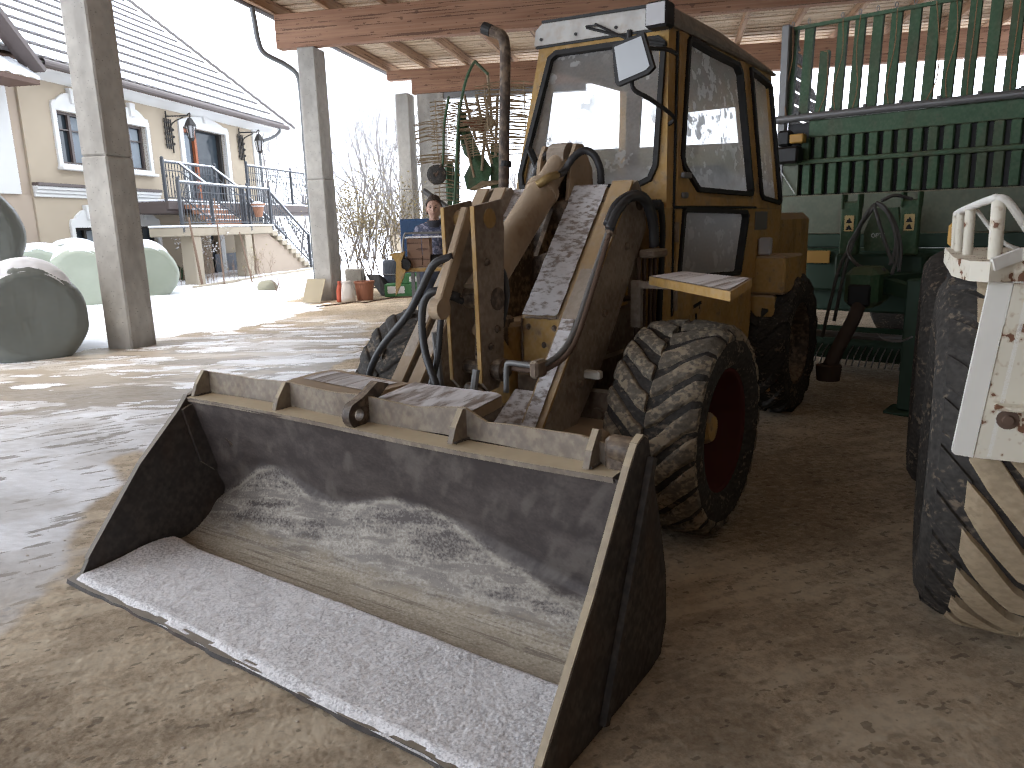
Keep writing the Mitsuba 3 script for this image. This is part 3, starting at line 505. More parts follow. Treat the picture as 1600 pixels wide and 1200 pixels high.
add('pot', M().lathe([(0, -0.30), (0.10, -0.30), (0.17, 0.02), (0.20, 0.02), (0.20, 0.08), (0.17, 0.08), (0.15, 0.02), (0, 0.02)], [-4.45, 2.56, 2.06], [0, 0, 1], 16), 'mat_terracotta', pot, HOUSE, smooth=40)
add('snow', M().ball([-4.45, 2.56, 2.10], (0.19, 0.19, 0.10), 2), 'mat_snow', pot, HOUSE, smooth=True)

# ------------------------------------------------------------------ wrapped bales
def bale(x, y, z, axis_deg, r, L, m, lab, snow=True, grp=None):
    t = thing('silage_bale', lab, 'bale', 'wrapped bales at the left'); a = math.radians(axis_deg); ax = np.array([math.sin(a), math.cos(a), 0.0]); cr = 0.17
    prof = [(0.0, 0.035), (r * 0.45, 0.012), (r - cr, 0.0)] + [(r - cr + cr * math.sin(t_), cr - cr * math.cos(t_)) for t_ in np.linspace(0.2, math.pi / 2, 7)] + [(r + 0.02, L / 2)] + [(r - cr + cr * math.cos(t_), L - cr + cr * math.sin(t_)) for t_ in np.linspace(0, math.pi / 2, 7)] + [(0.0, L - 0.03)]
    mm = M().lathe(prof, [x, y, z], ax, 72); v, f = mm.get(); d = v - np.array([x, y, z]); rad = d - np.outer(d @ ax, ax); rl = np.linalg.norm(rad, axis=1, keepdims=True)
    v = v + rad / np.maximum(rl, 1e-6) * ((nfbm(v * 2.2, 3, 2) - 0.5) * 0.10 + (nfbm(v * [9, 9, 3], 2, 8) - 0.5) * 0.02)[:, None] * np.clip(rl / r, 0, 1)
    v[:, 2] = np.maximum(v[:, 2], z - r + 0.035)
    add('wrap', (v, f), m, t, smooth=True)
    if snow:
        b = np.cross(ax, Z); P = []
        for tt in np.linspace(-1, 1, 25):
            row = []
            for s in np.linspace(0.02, L - 0.05, 16):
                e = min(s, L - s); rr = r - cr + math.sqrt(max(cr * cr - max(cr - e, 0) ** 2, 0)); th = tt * 0.95
                p = np.array([x, y, z]) + ax * s + rr * (b * math.sin(th) + Z * math.cos(th)); h = 0.075 * (1 - abs(tt) ** 2.5) * min(1, e / 0.14) - 0.012
                row.append(p + (p - np.array([x, y, z]) - ax * s) / r * (h + 0.05 * (nfbm(p[None] * 2.2, 3, 2)[0] - 0.5)))
            P.append(row)
        add('snow', M().grid(np.array(P)), 'mat_snow', t, smooth=True)
bale(-5.42, 8.45, 0.50, -38, 0.60, 1.2, 'mat_bale_dark', 'dark grey green wrapped bale on the floor left of the near column')
bale(-6.02, 8.5, 1.44, -38, 0.58, 1.2, 'mat_bale_dark', 'upper dark grey wrapped bale resting on another at the left edge', False)
bale(-6.72, 8.1, 0.48, -38, 0.60, 1.2, 'mat_bale_dark', 'lower dark grey wrapped bale cut off by the left edge', False)
bale(-7.70, 16.0, 0.56, -29, 0.64, 1.25, 'mat_bale_light', 'pale green wrapped bale right of the near column under snow')
bale(-8.0, 14.1, 0.56, -20, 0.64, 1.25, 'mat_bale_light', 'pale green wrapped bale just left of the near column under snow')
bale(-9.2, 14.6, 0.56, -20, 0.64, 1.25, 'mat_bale_light', 'pale green wrapped bale between the dark bales and its snowy neighbour')
bale(-9.6, 16.6, 0.62, -20, 0.64, 1.25, 'mat_bale_light', 'rearmost wrapped bale showing only its snow covered top')
# ------------------------------------------------------------------ wheel loader (loader frame: across s, back b, up z)
SX, SB = [1, 0, 0], [0, 1, 0]
wl = thing('wheel_loader', 'old yellow wheel loader with glazed cab and a wide snow dusted bucket', 'wheel loader')
LT = LOADER
def lad(name, m, mt, parent=wl, smooth=False, **k): return add(name, m, mt, parent, LT, smooth, **k)
# bucket
bk = key_for(wl + '__bucket'); used.add(bk)
W0, W1 = 0.0, 2.22
def kink(s): return np.interp(s, [0, 0.12, 0.32, 0.50, 0.78, 1.0, 1.2, 1.5, 1.9, 2.3], [0.20, 0.26, 0.375, 0.37, 0.28, 0.33, 0.37, 0.33, 0.24, 0.17])
def backpt(s, u):
    """u 0..1 up the inside of the bucket: floor rear, curve, kink, upper plate, lip."""
    k = kink(s) + 0.012 * (nfbm(np.array([[s * 5, 0, 0]]), 2)[0] - 0.5)
    prof = np.array([(0.435, 0.022), (0.50, 0.030), (0.56, 0.052), (0.62, 0.095), (0.66 + 0.02 * (k - .2), 0.10 + 0.30 * (k - 0.05)), (0.705, k - 0.035), (0.716, k), (0.69, k + 0.06), (0.59, 0.640), (0.575, 0.662)])
    t = np.array([0, 0.1, 0.2, 0.32, 0.46, 0.60, 0.65, 0.71, 0.97, 1.0]); b, z = np.interp(u, t, prof[:, 0]), np.interp(u, t, prof[:, 1])
    d = 0.014 * (nfbm(np.array([[s * 4, u * 5, 1]]), 3)[0] - 0.5)
    return np.array([s, b + d, z])
us = np.linspace(0, 1, 56); ss = np.linspace(W0 + 0.012, W1 - 0.012, 120)
P = np.array([[backpt(s, u) for u in us] for s in ss])
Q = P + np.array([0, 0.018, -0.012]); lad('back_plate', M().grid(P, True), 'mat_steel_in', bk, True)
lad('outer_shell', M().grid(Q), 'mat_steel_dark', bk, True)
fl = np.array([[np.array([s, b, 0.020 + 0.004 * nz(np.array([[s * 3, b * 3, 0]]))[0]]) for b in np.linspace(0.10, 0.45, 6)] for s in np.linspace(W0 + 0.01, W1 - 0.01, 30)])
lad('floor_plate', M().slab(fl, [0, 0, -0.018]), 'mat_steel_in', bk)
m = M(); sl = np.linspace(-0.025, 2.245, 90); ew = (nfbm(np.stack([sl * 6, sl * 0, sl * 0], -1), 3) - 0.5) * 0.03
prof = lambda e: [(-0.015 + e, 0.006), (-0.010 + e, 0.022), (0.05, 0.036), (0.125, 0.036), (0.125, 0.004), (0.0 + e, 0.0)]
G_ = np.array([[(s, b, z) for b, z in prof(e)] for s, e in zip(sl, ew)]); G_ = np.concatenate([G_, G_[:, :1]], 1)
m.grid(G_, True); lad('cutting_edge', m, 'mat_steel_dark', bk)
# snow lying on the bucket floor
sgx = np.linspace(0.02, 2.20, 240); bgx = np.linspace(-0.012, 0.452, 60); S_, B_ = np.meshgrid(sgx, bgx, indexing='ij'); q3 = np.stack([S_, B_, 0 * S_], -1)
hz = 0.036 + 0.005 * nfbm(q3 * 14, 3, 2) + 0.003 * (nfbm(q3 * 70, 2, 4) - 0.5); holes = nfbm(q3 * [7, 30, 0], 3, 11)
hz = np.where((B_ < 0.014) & (holes > 0.60), 0.026, hz); fade = np.clip((B_ + 0.012 - 0.02 * (holes - 0.3)) / 0.03, 0, 1); hz = 0.020 + (hz - 0.020) * fade
hz = hz - 0.024 * np.clip((B_ - 0.425) / 0.03, 0, 1) * (0.6 + holes)
hz = hz + 0.03 * np.exp(-((S_ - 0.05) / 0.07) ** 2) * np.exp(-((B_ - 0.33) / 0.15) ** 2)
lad('snow', M().grid(np.stack([S_, B_, hz], -1)), 'mat_frost', bk, True)
side = [(0.012, 0.010), (0.06, 0.085), (0.33, 0.42), (0.535, 0.715), (0.585, 0.775), (0.625, 0.790), (0.655, 0.775), (0.69, 0.66), (0.745, 0.50), (0.80, 0.30), (0.81, 0.12), (0.77, 0.02), (0.66, 0.0), (0.1, 0.0)]
for s0, s1 in ((-0.012, 0.012), (2.208, 2.234)):
    o = [(b, z) for b, z in side]
    if s0 < 0: o = [(b, z - 0.10 * (z > 0.7) * 1.0) for b, z in side]
    lad('side_plate', M().prism(o, [0, 0, 0], SB, Z, SX, s0, s1), 'mat_steel_dark', bk)
# bright worn edge strip on the right side plate, stiffening rib on its outer face
e = [np.array([2.221, b, z]) for b, z in side[:7]]
m = M()
for a, b_ in zip(e[:-1], e[1:]): m.bar(a, b_ + (b_ - a) * 0.02, 0.022, 0.012, (0, -0.8, 0.6))
lad('wear_strip', m, 'mat_steel_lip', bk)
e = [np.array([0.0, b, z - 0.10 * (z > 0.7)]) for b, z in side[1:5]]; m = M()
for a, b_ in zip(e[:-1], e[1:]): m.bar(a, b_, 0.03, 0.014, (0, -0.8, 0.6))
lad('wear_strip', m, 'mat_steel_dark', bk)
lad('rib', M().bar((2.245, 0.66, 0.72), (2.245, 0.36, 0.02), 0.02, 0.03, (0, 1, 0)), 'mat_steel_dark', bk)
lad('corner_plate', M().prism([(0.54, 0.62), (0.60, 0.64), (0.70, 0.33), (0.665, 0.30), (0.60, 0.36)], [0, 0, 0], SB, Z, SX, 0.013, 0.03), 'mat_steel_dark', bk)
lad('corner_plate', M().hull([(s, b, z) for s, b, z in ((0.03, 0.60, 0.615), (0.20, 0.655, 0.45), (0.03, 0.70, 0.34), (0.03, 0.62, 0.62), (0.20, 0.665, 0.455), (0.03, 0.71, 0.345))]), 'mat_steel_dark', bk)
lad('corner_plate', M().hull([(s, b, z) for s, b, z in ((2.2, 0.60, 0.615), (2.03, 0.655, 0.45), (2.2, 0.70, 0.34), (2.2, 0.62, 0.62), (2.03, 0.665, 0.455), (2.2, 0.71, 0.345))]), 'mat_steel_dark', bk)
# lip angle, its wavy upright, gussets and the eye
sl = np.linspace(0.0, 2.16, 80)
lipz = 0.668 + 0.006 * np.sin(sl * 3)
m = M().slab(np.array([[(s, 0.572, z), (s, 0.60, z + 0.002), (s, 0.675, z + 0.004)] for s, z in zip(sl, lipz)])[:, ::1], [0, 0.006, -0.02]); lad('lip', m, 'mat_steel_lip', bk)
sl = np.linspace(0.03, 2.12, 110); wav = np.interp(sl, [0, 0.03, 0.35, 0.6, 0.9, 1.05, 1.3, 1.52, 1.62, 1.72, 2.0, 2.12], [0.765, 0.77, 0.762, 0.778, 0.77, 0.775, 0.752, 0.776, 0.735, 0.742, 0.752, 0.735]); bow = 0.012 * np.sin(sl * 5.2)
G_ = np.array([[(s, 0.672 + o, 0.668), (s, 0.674 + o * 1.5, z), (s, 0.686 + o * 1.5, z), (s, 0.688 + o, 0.668)] for s, z, o in zip(sl, wav, bow)]); lad('lip_upright', M().grid(G_), 'mat_steel_lip', bk)
for s in (0.035, 0.605, 1.535, 2.06): lad('gusset', M().prism([(0.590, 0.672), (0.674, 0.672), (0.674, 0.776), (0.655, 0.782), (0.612, 0.725)], [0, 0, 0], SB, Z, SX, s - 0.011, s + 0.011), 'mat_steel_lip', bk)
o = Polygon(circle((0.612, 0.712), 0.052, 24, math.radians(120), math.radians(330)) + [(0.69, 0.735), (0.78, 0.80), (0.72, 0.82), (0.64, 0.775)]).difference(Polygon(circle((0.612, 0.712), 0.023)))
lad('lifting_eye', M().prism(o, [0, 0, 0], SB, Z, SX, 1.045, 1.083), 'mat_grease', bk, smooth=40)
# covers behind the lip
c1 = np.array([[(s, b, 0.752 + 0.02 * math.sin((b - 0.7) * 6) - 0.05 * (b - 0.72) + 0.01 * math.sin(s * 4)) for b in np.linspace(0.70, 1.0, 8)] for s in np.linspace(0.52, 1.0, 12)])
lad('cover_plate', M().slab(c1, [0, 0, -0.02]), 'mat_tan', bk)
c2 = np.array([[(s, b, 0.735 + 0.10 * (b - 0.7)) for b in np.linspace(0.71, 0.95, 8)] for s in np.linspace(1.04, 1.50, 20)])
lad('cover_plate', M().slab(c2, [0, 0, -0.04]), 'mat_tan', bk)
Pq = c2 + np.array([0, 0, 0.004]); Pq[..., 2] += 0.012 * nfbm(Pq * [20, 20, 1], 2) * (np.abs(Pq[..., 0] - 1.27) < 0.22); lad('cover_snow', M().grid(Pq), 'mat_dustsnow', bk, True)
Pq = c1 + np.array([0, 0, 0.004]); lad('cover_snow', M().grid(Pq[1:-1, 2:-1]), 'mat_dustsnow', bk, True)
lad('hinge', M().tube([(1.60, 0.92, 0.50), (1.60, 0.92, 0.50 + .001), (1.60, 0.80, 0.62)], 0.07, 14).lathe([(0, -0.14), (0.055, -0.14), (0.055, 0.14), (0, 0.14)], [1.58, 0.80, 0.60], SX, 16), 'mat_grease', bk, smooth=40)
lad('corner_pin', M().lathe([(0, -0.05), (0.035, -0.05), (0.04, 0.0), (0.035, 0.03), (0, 0.03)], [2.17, 0.645, 0.735], SX, 14).cbox([2.10, 0.63, 0.64], [2.2, 0.68, 0.77], 0.012), 'mat_grease', bk, smooth=40)

# wheels
def wheel(s_out, side, bc, r, w, lugs, rim=True, nl=22, lh=0.030):
    """side +1: outer face towards +s."""
    k = key_for(wl + '__wheel'); used.add(k); s_in = s_out - side * w; sc = (s_out + s_in) / 2; hw = w / 2; c = np.array([sc, bc, r])
    prof = [(r * 0.56, -hw * 0.80), (r * 0.62, -hw * 0.93), (r * 0.76, -hw), (r * 0.88, -hw * 0.95), (r * 0.945, -hw * 0.82), (r * 0.965, -hw * 0.4), (r * 0.965, hw * 0.4), (r * 0.945, hw * 0.82), (r * 0.88, hw * 0.95), (r * 0.76, hw), (r * 0.62, hw * 0.93), (r * 0.56, hw * 0.80)]
    lad('tyre', M().lathe(prof, c, SX, 64), 'mat_tyre', k, True)
    if rim:
        rp = [(0.0, hw * 0.25), (r * 0.15, hw * 0.25), (r * 0.17, hw * 0.12), (r * 0.30, hw * 0.05), (r * 0.42, hw * 0.10), (r * 0.50, hw * 0.45), (r * 0.555, hw * 0.82), (r * 0.59, hw * 0.86), (r * 0.575, hw * 0.76), (r * 0.5, hw * 0.3)]
        lad('rim', M().lathe([(a, side * b) for a, b in rp], c, SX, 40), 'mat_redrim' if bc < 3 else 'mat_grease', k, 35, **({'label': 'dark red wheel rim'} if bc < 3 else {}))
        m = M().lathe([(0, side * hw * 0.62), (r * 0.12, side * hw * 0.60), (r * 0.15, side * hw * 0.5), (r * 0.16, side * hw * 0.1)], c, SX, 20)
        for a in range(8): t = a * math.pi / 4; m.lathe([(0, side * hw * .32), (0.014, side * hw * .32), (0.014, side * hw * .1)], c + np.array([0, math.cos(t), math.sin(t)]) * r * 0.24, SX, 6)
        lad('hub', m, 'mat_yellow' if bc < 3 else 'mat_grease', k, 35)
    for sgn in (-1, 1):
        for j in range(nl):
            t0 = (j + (0.5 if sgn > 0 else 0)) * 2 * math.pi / nl; ws = 0.032 + 0.012 * nz(np.array([[j * 1.7, sgn * 3.1, 0]]))[0]
            path = np.array([(0.03, 0.0), (0.25, 0.06), (0.55, 0.20), (0.85, 0.33), (1.0, 0.375)]); rows = []
            for u, dt in path:
                ang = t0 + dt * 0.95; lat = sgn * u * hw * 0.97; base = np.interp(abs(lat) / hw, [0, 0.4, 0.82, 0.97], [0.965, 0.965, 0.94, 0.865]) * r
                hgt = base + lh * (1 - 0.15 * u); wd = ws * (1.0 + 0.35 * u)
                ring = []
                for rad, ww in ((base - 0.006, wd * 1.25), (hgt - 0.006, wd * 0.95), (hgt, wd * 0.6), (hgt, -wd * 0.6), (hgt - 0.006, -wd * 0.95), (base - 0.006, -wd * 1.25)):
                    a2 = ang + ww / r * 0.9; rj = rad + 0.007 * (nz(np.array([[a2 * 9, lat * 20, rad * 9]]))[0] - 0.5)
                    ring.append(c + np.array([lat, math.sin(a2) * rj, math.cos(a2) * rj]))
                rows.append(ring)
            R_ = np.array(rows); m = M().grid(R_, sgn > 0)
            for e_ in (R_[0], R_[-1]): m.put(e_, [[0, 1, 2], [0, 2, 3], [0, 3, 4], [0, 4, 5]]).put(e_, [[0, 2, 1], [0, 3, 2], [0, 4, 3], [0, 5, 4]])
            lad('tread_lug', m, lugs, k, 40)
    return k
wheel(2.08, 1, 1.87, 0.475, 0.42, 'mat_lug', True, 22, 0.024)
wheel(0.15, -1, 1.87, 0.475, 0.42, 'mat_tyre', False, 20, 0.016)
wheel(1.80, 1, 4.22, 0.50, 0.36, 'mat_tyre', True, 16)
wheel(0.42, -1, 4.22, 0.50, 0.36, 'mat_tyre', False, 16)
lad('axle', M().tube([(0.5, 1.87, 0.46), (1.75, 1.87, 0.46)], 0.11, 12).tube([(0.6, 4.22, 0.48), (1.6, 4.22, 0.48)], 0.11, 12).ball((1.1, 1.87, 0.46), (0.22, 0.2, 0.2), 2), 'mat_grease', smooth=40)
lad('chassis', M().cbox([0.75, 1.55, 0.34], [1.46, 5.2, 0.78], 0.03), 'mat_umber')
lad('axle_plate', M().cbox([1.462, 1.60, 0.42], [1.68, 1.64, 0.66], 0.01).lathe([(0, -0.02), (0.03, -0.02), (0.03, 0), (0, 0)], [1.56, 1.60, 0.55], SB, 12), 'mat_umber')
lad('step_plate', M().cbox([1.40, 1.28, 0.50], [1.72, 1.56, 0.54], 0.008), 'mat_tan')

# towers with snowy tops, lift arms, bell crank, cylinders
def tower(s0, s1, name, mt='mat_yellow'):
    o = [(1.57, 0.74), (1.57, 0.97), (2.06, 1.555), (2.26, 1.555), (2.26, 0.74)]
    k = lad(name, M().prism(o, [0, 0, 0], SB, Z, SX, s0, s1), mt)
    d = np.array([0, 0.49, 0.585]); a = np.array([0, 1.572, 0.979]); ns = np.array([0, -0.585, 0.49]) / 0.763
    g = np.array([[a + [s, 0, 0] + d * t + ns * (0.006 + 0.010 * nfbm(np.array([[s * 25, t * 30, 2]]), 2)[0]) for t in np.linspace(0, 1.0, 50)] for s in np.linspace(s0 + 0.006, s1 - 0.012, 14)])
    lad('snow', M().grid(g), 'mat_dustsnow', k, True); return k
tower(1.18, 1.385, 'arm_tower'); tower(0.80, 1.0, 'arm_tower', 'mat_grease')  # left tower takes the dark coat to paint its shaded inner side
def arm(s0, s1, mt):
    o = [(2.10, 1.50), (2.02, 1.58), (1.94, 1.545), (1.46, 0.985), (1.08, 0.50), (0.92, 0.36), (0.98, 0.22), (1.20, 0.30), (1.70, 0.80), (2.12, 1.36)]
    k = lad('lift_arm', M().prism(o, [0, 0, 0], SB, Z, SX, s0, s1), mt)
    m = M().bar((0.5 * (s0 + s1), 1.96, 1.575), (0.5 * (s0 + s1), 1.07, 0.492), s1 - s0 + 0.014, 0.012, (0, -1, 1)); lad('top_flange', m, 'mat_yellow' if s0 > 1 else 'mat_tan', k)
    m = M(); d0, d1 = np.array([0, 1.955, 1.587]), np.array([0, 1.08, 0.52]); nn = np.array([0, -0.77, 0.63])
    g = np.array([[d0 + (d1 - d0) * t + [s, 0, 0] + nn * (0.002 + 0.004 * nz(np.array([[s * 60, t * 60, 1]]))[0]) for t in np.linspace(0.56, 1.0, 30)] for s in np.linspace(s0 + 0.005, s1 - 0.02, 5)])
    if s0 > 1: lad('snow', M().grid(g, True), 'mat_dustsnow', k, True)
    return k
arm(1.455, 1.545, 'mat_brown'); arm(0.665, 0.72, 'mat_brown'); arm(0.775, 0.83, 'mat_brown')
lad('cross_shaft', M().tube([(0.66, 1.0, 0.34), (1.55, 1.0, 0.34)], 0.06, 12), 'mat_grease', smooth=40); lad('cross_shaft', M().tube([(0.66, 2.04, 1.48), (1.55, 2.04, 1.48)], 0.04, 12), 'mat_grease', smooth=40)
lad('shade_block', M().cbox([0.99, 1.95, 0.62], [1.19, 2.27, 1.50], 0.01), 'mat_grease')  # dark block added to paint the shadow in the gap between the towers
def crank(s0, s1):
    o = [(1.20, 1.47), (1.39, 1.50), (1.405, 1.38), (1.37, 0.75), (1.33, 0.69), (1.26, 0.685), (1.215, 0.73)]
    k = lad('bell_crank', M().prism(o, [0, 0, 0], SB, Z, SX, s0, s1), 'mat_brown')
    e = [np.array([0.5 * (s0 + s1), b, z]) for b, z in ((1.20, 1.47), (1.215, 0.73))]; lad('edge', M().bar(e[0] + [0, -.003, 0], e[1] + [0, -.003, 0], s1 - s0 + 0.002, 0.006, (0, 1, 0)), 'mat_yellow', k)
    return k
crank(1.035, 1.05); k = crank(1.192, 1.21)
lad('pin', M().lathe([(0, 0), (0.045, 0.0), (0.05, 0.02), (0.05, 0.05), (0.025, 0.055), (0.022, 0.075), (0, 0.075)], [1.21, 1.31, 0.775], SX, 18), 'mat_grease', k, 35)
lad('crank_pin', M().tube([(1.02, 1.30, 1.42), (1.214, 1.30, 1.42)], 0.042, 14), 'mat_yellow', smooth=40)
lad('crank_pin', M().tube([(1.02, 1.34, 1.08), (1.214, 1.34, 1.08)], 0.05, 14), 'mat_grease', smooth=40)
lad('crank_pin', M().tube([(1.02, 1.31, 0.775), (1.214, 1.31, 0.775)], 0.035, 14), 'mat_grease', smooth=40)
lad('crank_top', M().cbox([1.056, 1.36, 1.36], [1.184, 1.375, 1.47], 0.004), 'mat_yellow')
lad('tipping_link', M().bar((1.118, 1.275, 1.46), (1.10, 1.075, 1.05), 0.04, 0.06, (0, -1, 0.5), 0.006).lathe([(0, -.025), (.045, -.025), (.045, .025), (0, .025)], (1.10, 1.08, 1.06), SX, 14), 'mat_tan', smooth=40)
c0, c1_ = np.array([1.09, 2.10, 1.71]), np.array([1.10, 1.34, 1.08]); dd = c1_ - c0
cy = lad('tilt_cylinder', M().tube([c0 + dd * 0.26, c0 + dd * 0.27, c0 + dd * 0.99], [0.06, 0.078, 0.078], 24).tube([c0 + dd * 0.04, c0 + dd * 0.27], 0.058, 20).tube([c0 + dd * 0.245, c0 + dd * 0.285], 0.084, 24), 'mat_tan', smooth=40)
lad('eye', M().lathe([(0, -0.05), (0.075, -0.05), (0.075, 0.05), (0, 0.05)], c0, SX, 18), 'mat_brown', cy, 35)
lad('fitting', M().curve([c0 + dd * 0.30 + [0.03, -0.06, 0.05], c0 + dd * 0.28 + [0.075, -0.05, 0.07], c0 + dd * 0.24 + [0.09, -0.02, 0.06]], 0.02, 8), 'mat_brass', cy, True)
for s in (0.985, 1.165): lad('pivot_plate', M().prism([(2.0, 1.5), (2.26, 1.5), (2.24, 1.66), (2.15, 1.775), (2.08, 1.775), (2.03, 1.70)], [0, 0, 0], SB, Z, SX, s, s + 0.02), 'mat_tan')
lad('pivot_plate', M().prism([(1.80, 1.24), (2.02, 1.56), (2.24, 1.74), (2.24, 1.5), (2.2, 1.3)], [0, 0, 0], SB, Z, SX, 1.10, 1.125), 'mat_grease')
lad('lift_cylinder', M().tube([(1.12, 1.62, 0.66), (1.12, 1.34, 0.95)], 0.05, 14).cbox([1.02, 1.5, 0.55], [1.17, 2.2, 0.95], 0.02), 'mat_yellow', smooth=40)
lad('lift_cylinder', M().tube([(1.62, 0.98, 0.42), (1.62, 0.93, 0.52), (1.60, 0.85, 0.58)], 0.035, 12).tube([(1.42, 1.75, 0.45), (1.42, 1.05, 0.42)], 0.05, 14), 'mat_grease', smooth=40)
lad('valve_block', M().cbox([1.04, 1.42, 0.80], [1.15, 1.56, 0.98], 0.012).tube([(1.10, 1.42, 0.72), (1.10, 1.22, 0.62)], 0.05, 12).tube([(1.10, 1.25, 0.70), (1.24, 1.22, 0.66)], 0.022, 8), 'mat_grease', smooth=40)
lad('rod_bolt', M().tube([(1.02, 1.16, 0.70), (1.02, 1.14, 0.95)], 0.016, 8), 'mat_greymetal'); lad('rod_bolt', M().tube([(1.22, 1.12, 0.66), (1.22, 1.16, 0.80)], 0.016, 8), 'mat_greymetal')
lad('front_plate', M().cbox([1.19, 1.50, 0.28], [1.42, 1.56, 0.73], 0.01), 'mat_umber')
lad('front_snow', M().hull([(s, b, z) for s in (1.32, 1.46) for b, z in ((1.0, 0.50), (1.3, 0.70), (1.3, 0.68), (1.0, 0.48))]), 'mat_dustsnow')
# bolts, grease nipples and weld beads
for (b_, z_) in ((1.27, 1.24), (1.33, 0.95), (1.28, 0.88)): lad('bolt', M().lathe([(0, 0.012), (0.011, 0.012), (0.012, 0), (0.018, 0), (0.018, -0.004)], [1.211, b_, z_], SX, 8), 'mat_grease')
for s_, z_ in ((1.215, 0.93), (1.355, 0.93), (1.30, 0.85)): lad('bolt', M().lathe([(0, 0.01), (0.009, 0.01), (0.010, 0), (0.015, 0), (0.015, -0.004)], [s_, 1.569, z_], [0, -1, 0], 8), 'mat_grease')
for t_ in (0.15, 0.45, 0.75): lad('bolt', M().lathe([(0, 0.014), (0.013, 0.014), (0.014, 0), (0.02, 0), (0.02, -0.004)], [1.546, 2.02 - 0.75 * t_, 1.42 - 0.94 * t_], SX, 8), 'mat_umber')
wb = [np.array([1.181, 1.568, 0.75 + 0.22 * i / 14]) + 0.002 * np.array([math.sin(i * 5), math.cos(i * 7), 0]) for i in range(15)]; lad('weld_bead', M().tube(wb, [0.005 + 0.002 * (i % 2) for i in range(15)], 6), 'mat_umber')
wb = [np.array([1.20 + 0.17 * i / 14, 1.567, 0.975]) + 0.002 * np.array([0, math.cos(i * 7), math.sin(i * 5)]) for i in range(15)]; lad('weld_bead', M().tube(wb, [0.005 + 0.002 * (i % 2) for i in range(15)], 6), 'mat_umber')
for k_ in (0.035, 0.605, 1.535, 2.06): wb = [np.array([k_ + 0.014, 0.60 + 0.075 * i / 9, 0.674]) + 0.0015 * np.array([math.sin(i * 5), 0, math.cos(i * 4)]) for i in range(10)]; lad('weld_bead', M().tube(wb, [0.004 + 0.002 * (i % 2) for i in range(10)], 6), 'mat_steel_dark', bk)
# hoses and pipes
def hose(name, pts, r=0.016, mt='mat_hose', n=40): return lad(name, M().curve(pts, r, 8, n), mt, smooth=True)
hose('hose', [(0.95, 1.98, 1.50), (0.96, 2.02, 1.60), (0.985, 2.05, 1.69), (1.015, 2.07, 1.735), (1.05, 2.08, 1.70), (1.055, 2.1, 1.62), (1.05, 2.12, 1.56)], 0.015)
hose('hose', [c0 + dd * 0.24 + [0.09, -0.02, 0.06], (1.16, 2.0, 1.64), (1.19, 2.03, 1.70), (1.235, 2.06, 1.735), (1.28, 2.08, 1.715), (1.305, 2.1, 1.65), (1.30, 2.12, 1.575)], 0.018)
hose('hose', [(1.12, 1.16, 1.27), (1.05, 1.12, 1.24), (0.985, 1.1, 1.13), (0.90, 1.1, 1.02), (0.75, 1.1, 0.885), (0.67, 1.1, 0.785), (0.625, 1.1, 0.68), (0.62, 1.08, 0.60)], 0.017)
hose('hose', [(1.13, 1.18, 1.10), (1.06, 1.12, 1.13), (1.005, 1.1, 1.09), (1.0, 1.08, 0.99), (1.03, 1.06, 0.87), (1.09, 1.04, 0.76), (1.14, 1.02, 0.67)], 0.017)
hose('hose', [(1.13, 1.2, 1.08), (1.10, 1.14, 1.10), (1.075, 1.12, 1.02), (1.06, 1.1, 0.85), (1.03, 1.06, 0.68)], 0.014)
hose('hose', [(1.175, 1.30, 1.24), (1.19, 1.40, 1.20), (1.2, 1.42, 1.1), (1.19, 1.4, 0.98), (1.16, 1.4, 0.9)], 0.016)
hose('hose', [(1.60, 1.63, 1.36), (1.605, 1.70, 1.44), (1.61, 1.82, 1.495), (1.615, 1.95, 1.48), (1.62, 2.02, 1.38), (1.62, 2.04, 1.27)], 0.02)
hose('hose', [(1.575, 1.66, 1.38), (1.58, 1.73, 1.46), (1.58, 1.86, 1.505), (1.58, 2.02, 1.50), (1.58, 2.13, 1.40), (1.58, 2.15, 1.27)], 0.02)
hose('steel_pipe', [(1.585, 1.655, 1.36), (1.585, 1.50, 1.155), (1.585, 1.36, 0.97), (1.58, 1.25, 0.885), (1.555, 1.14, 0.850), (1.50, 1.12, 0.852), (1.42, 1.12, 0.852), (1.405, 1.12, 0.83), (1.40, 1.12, 0.73)], 0.012, 'mat_greymetal', 60)
hose('steel_pipe', [(1.60, 1.63, 1.34), (1.605, 1.48, 1.13), (1.605, 1.34, 0.94), (1.60, 1.24, 0.868), (1.555, 1.15, 0.828), (1.50, 1.14, 0.826), (1.42, 1.14, 0.828)], 0.011, 'mat_rust', 60)
for lo_, hi_ in (([1.53, 1.09, 0.805], [1.57, 1.17, 0.875]), ([1.575, 1.63, 1.33], [1.612, 1.68, 1.38]), ([1.56, 2.0, 1.22], [1.64, 2.17, 1.26])): lad('pipe_clamp', M().cbox(lo_, hi_, 0.01), 'mat_umber')
lad('grab_tip', M().cbox([1.52, 1.50, 0.73], [1.62, 1.54, 0.765], 0.006), 'mat_dirtywhite')
for i, (s, b) in enumerate(((1.565, 2.0), (1.565, 2.06), (1.565, 2.13), (1.565, 2.18))):
    hose('steel_pipe', [(s, b, 1.22), (s, b, 1.0), (s, b, 0.8), (s, b + 0.02, 0.55)], 0.010, 'mat_rust', 12)
hose('steel_pipe', [(1.47, 1.95, 1.02), (1.53, 1.98, 1.03), (1.555, 1.99, 1.0), (1.557, 1.99, 0.6)], 0.010, 'mat_rust', 16)

# cab
cab = key_for(wl + '__cab'); used.add(cab)
z0, z1 = 1.45, 2.34
def sR(z): return 1.57 - 0.094 * max(z - z0, 0)
def sL(z): return 0.635 + 0.094 * max(z - z0, 0)
def bF(z): return 2.30 + 0.212 * max(z - z0, 0)
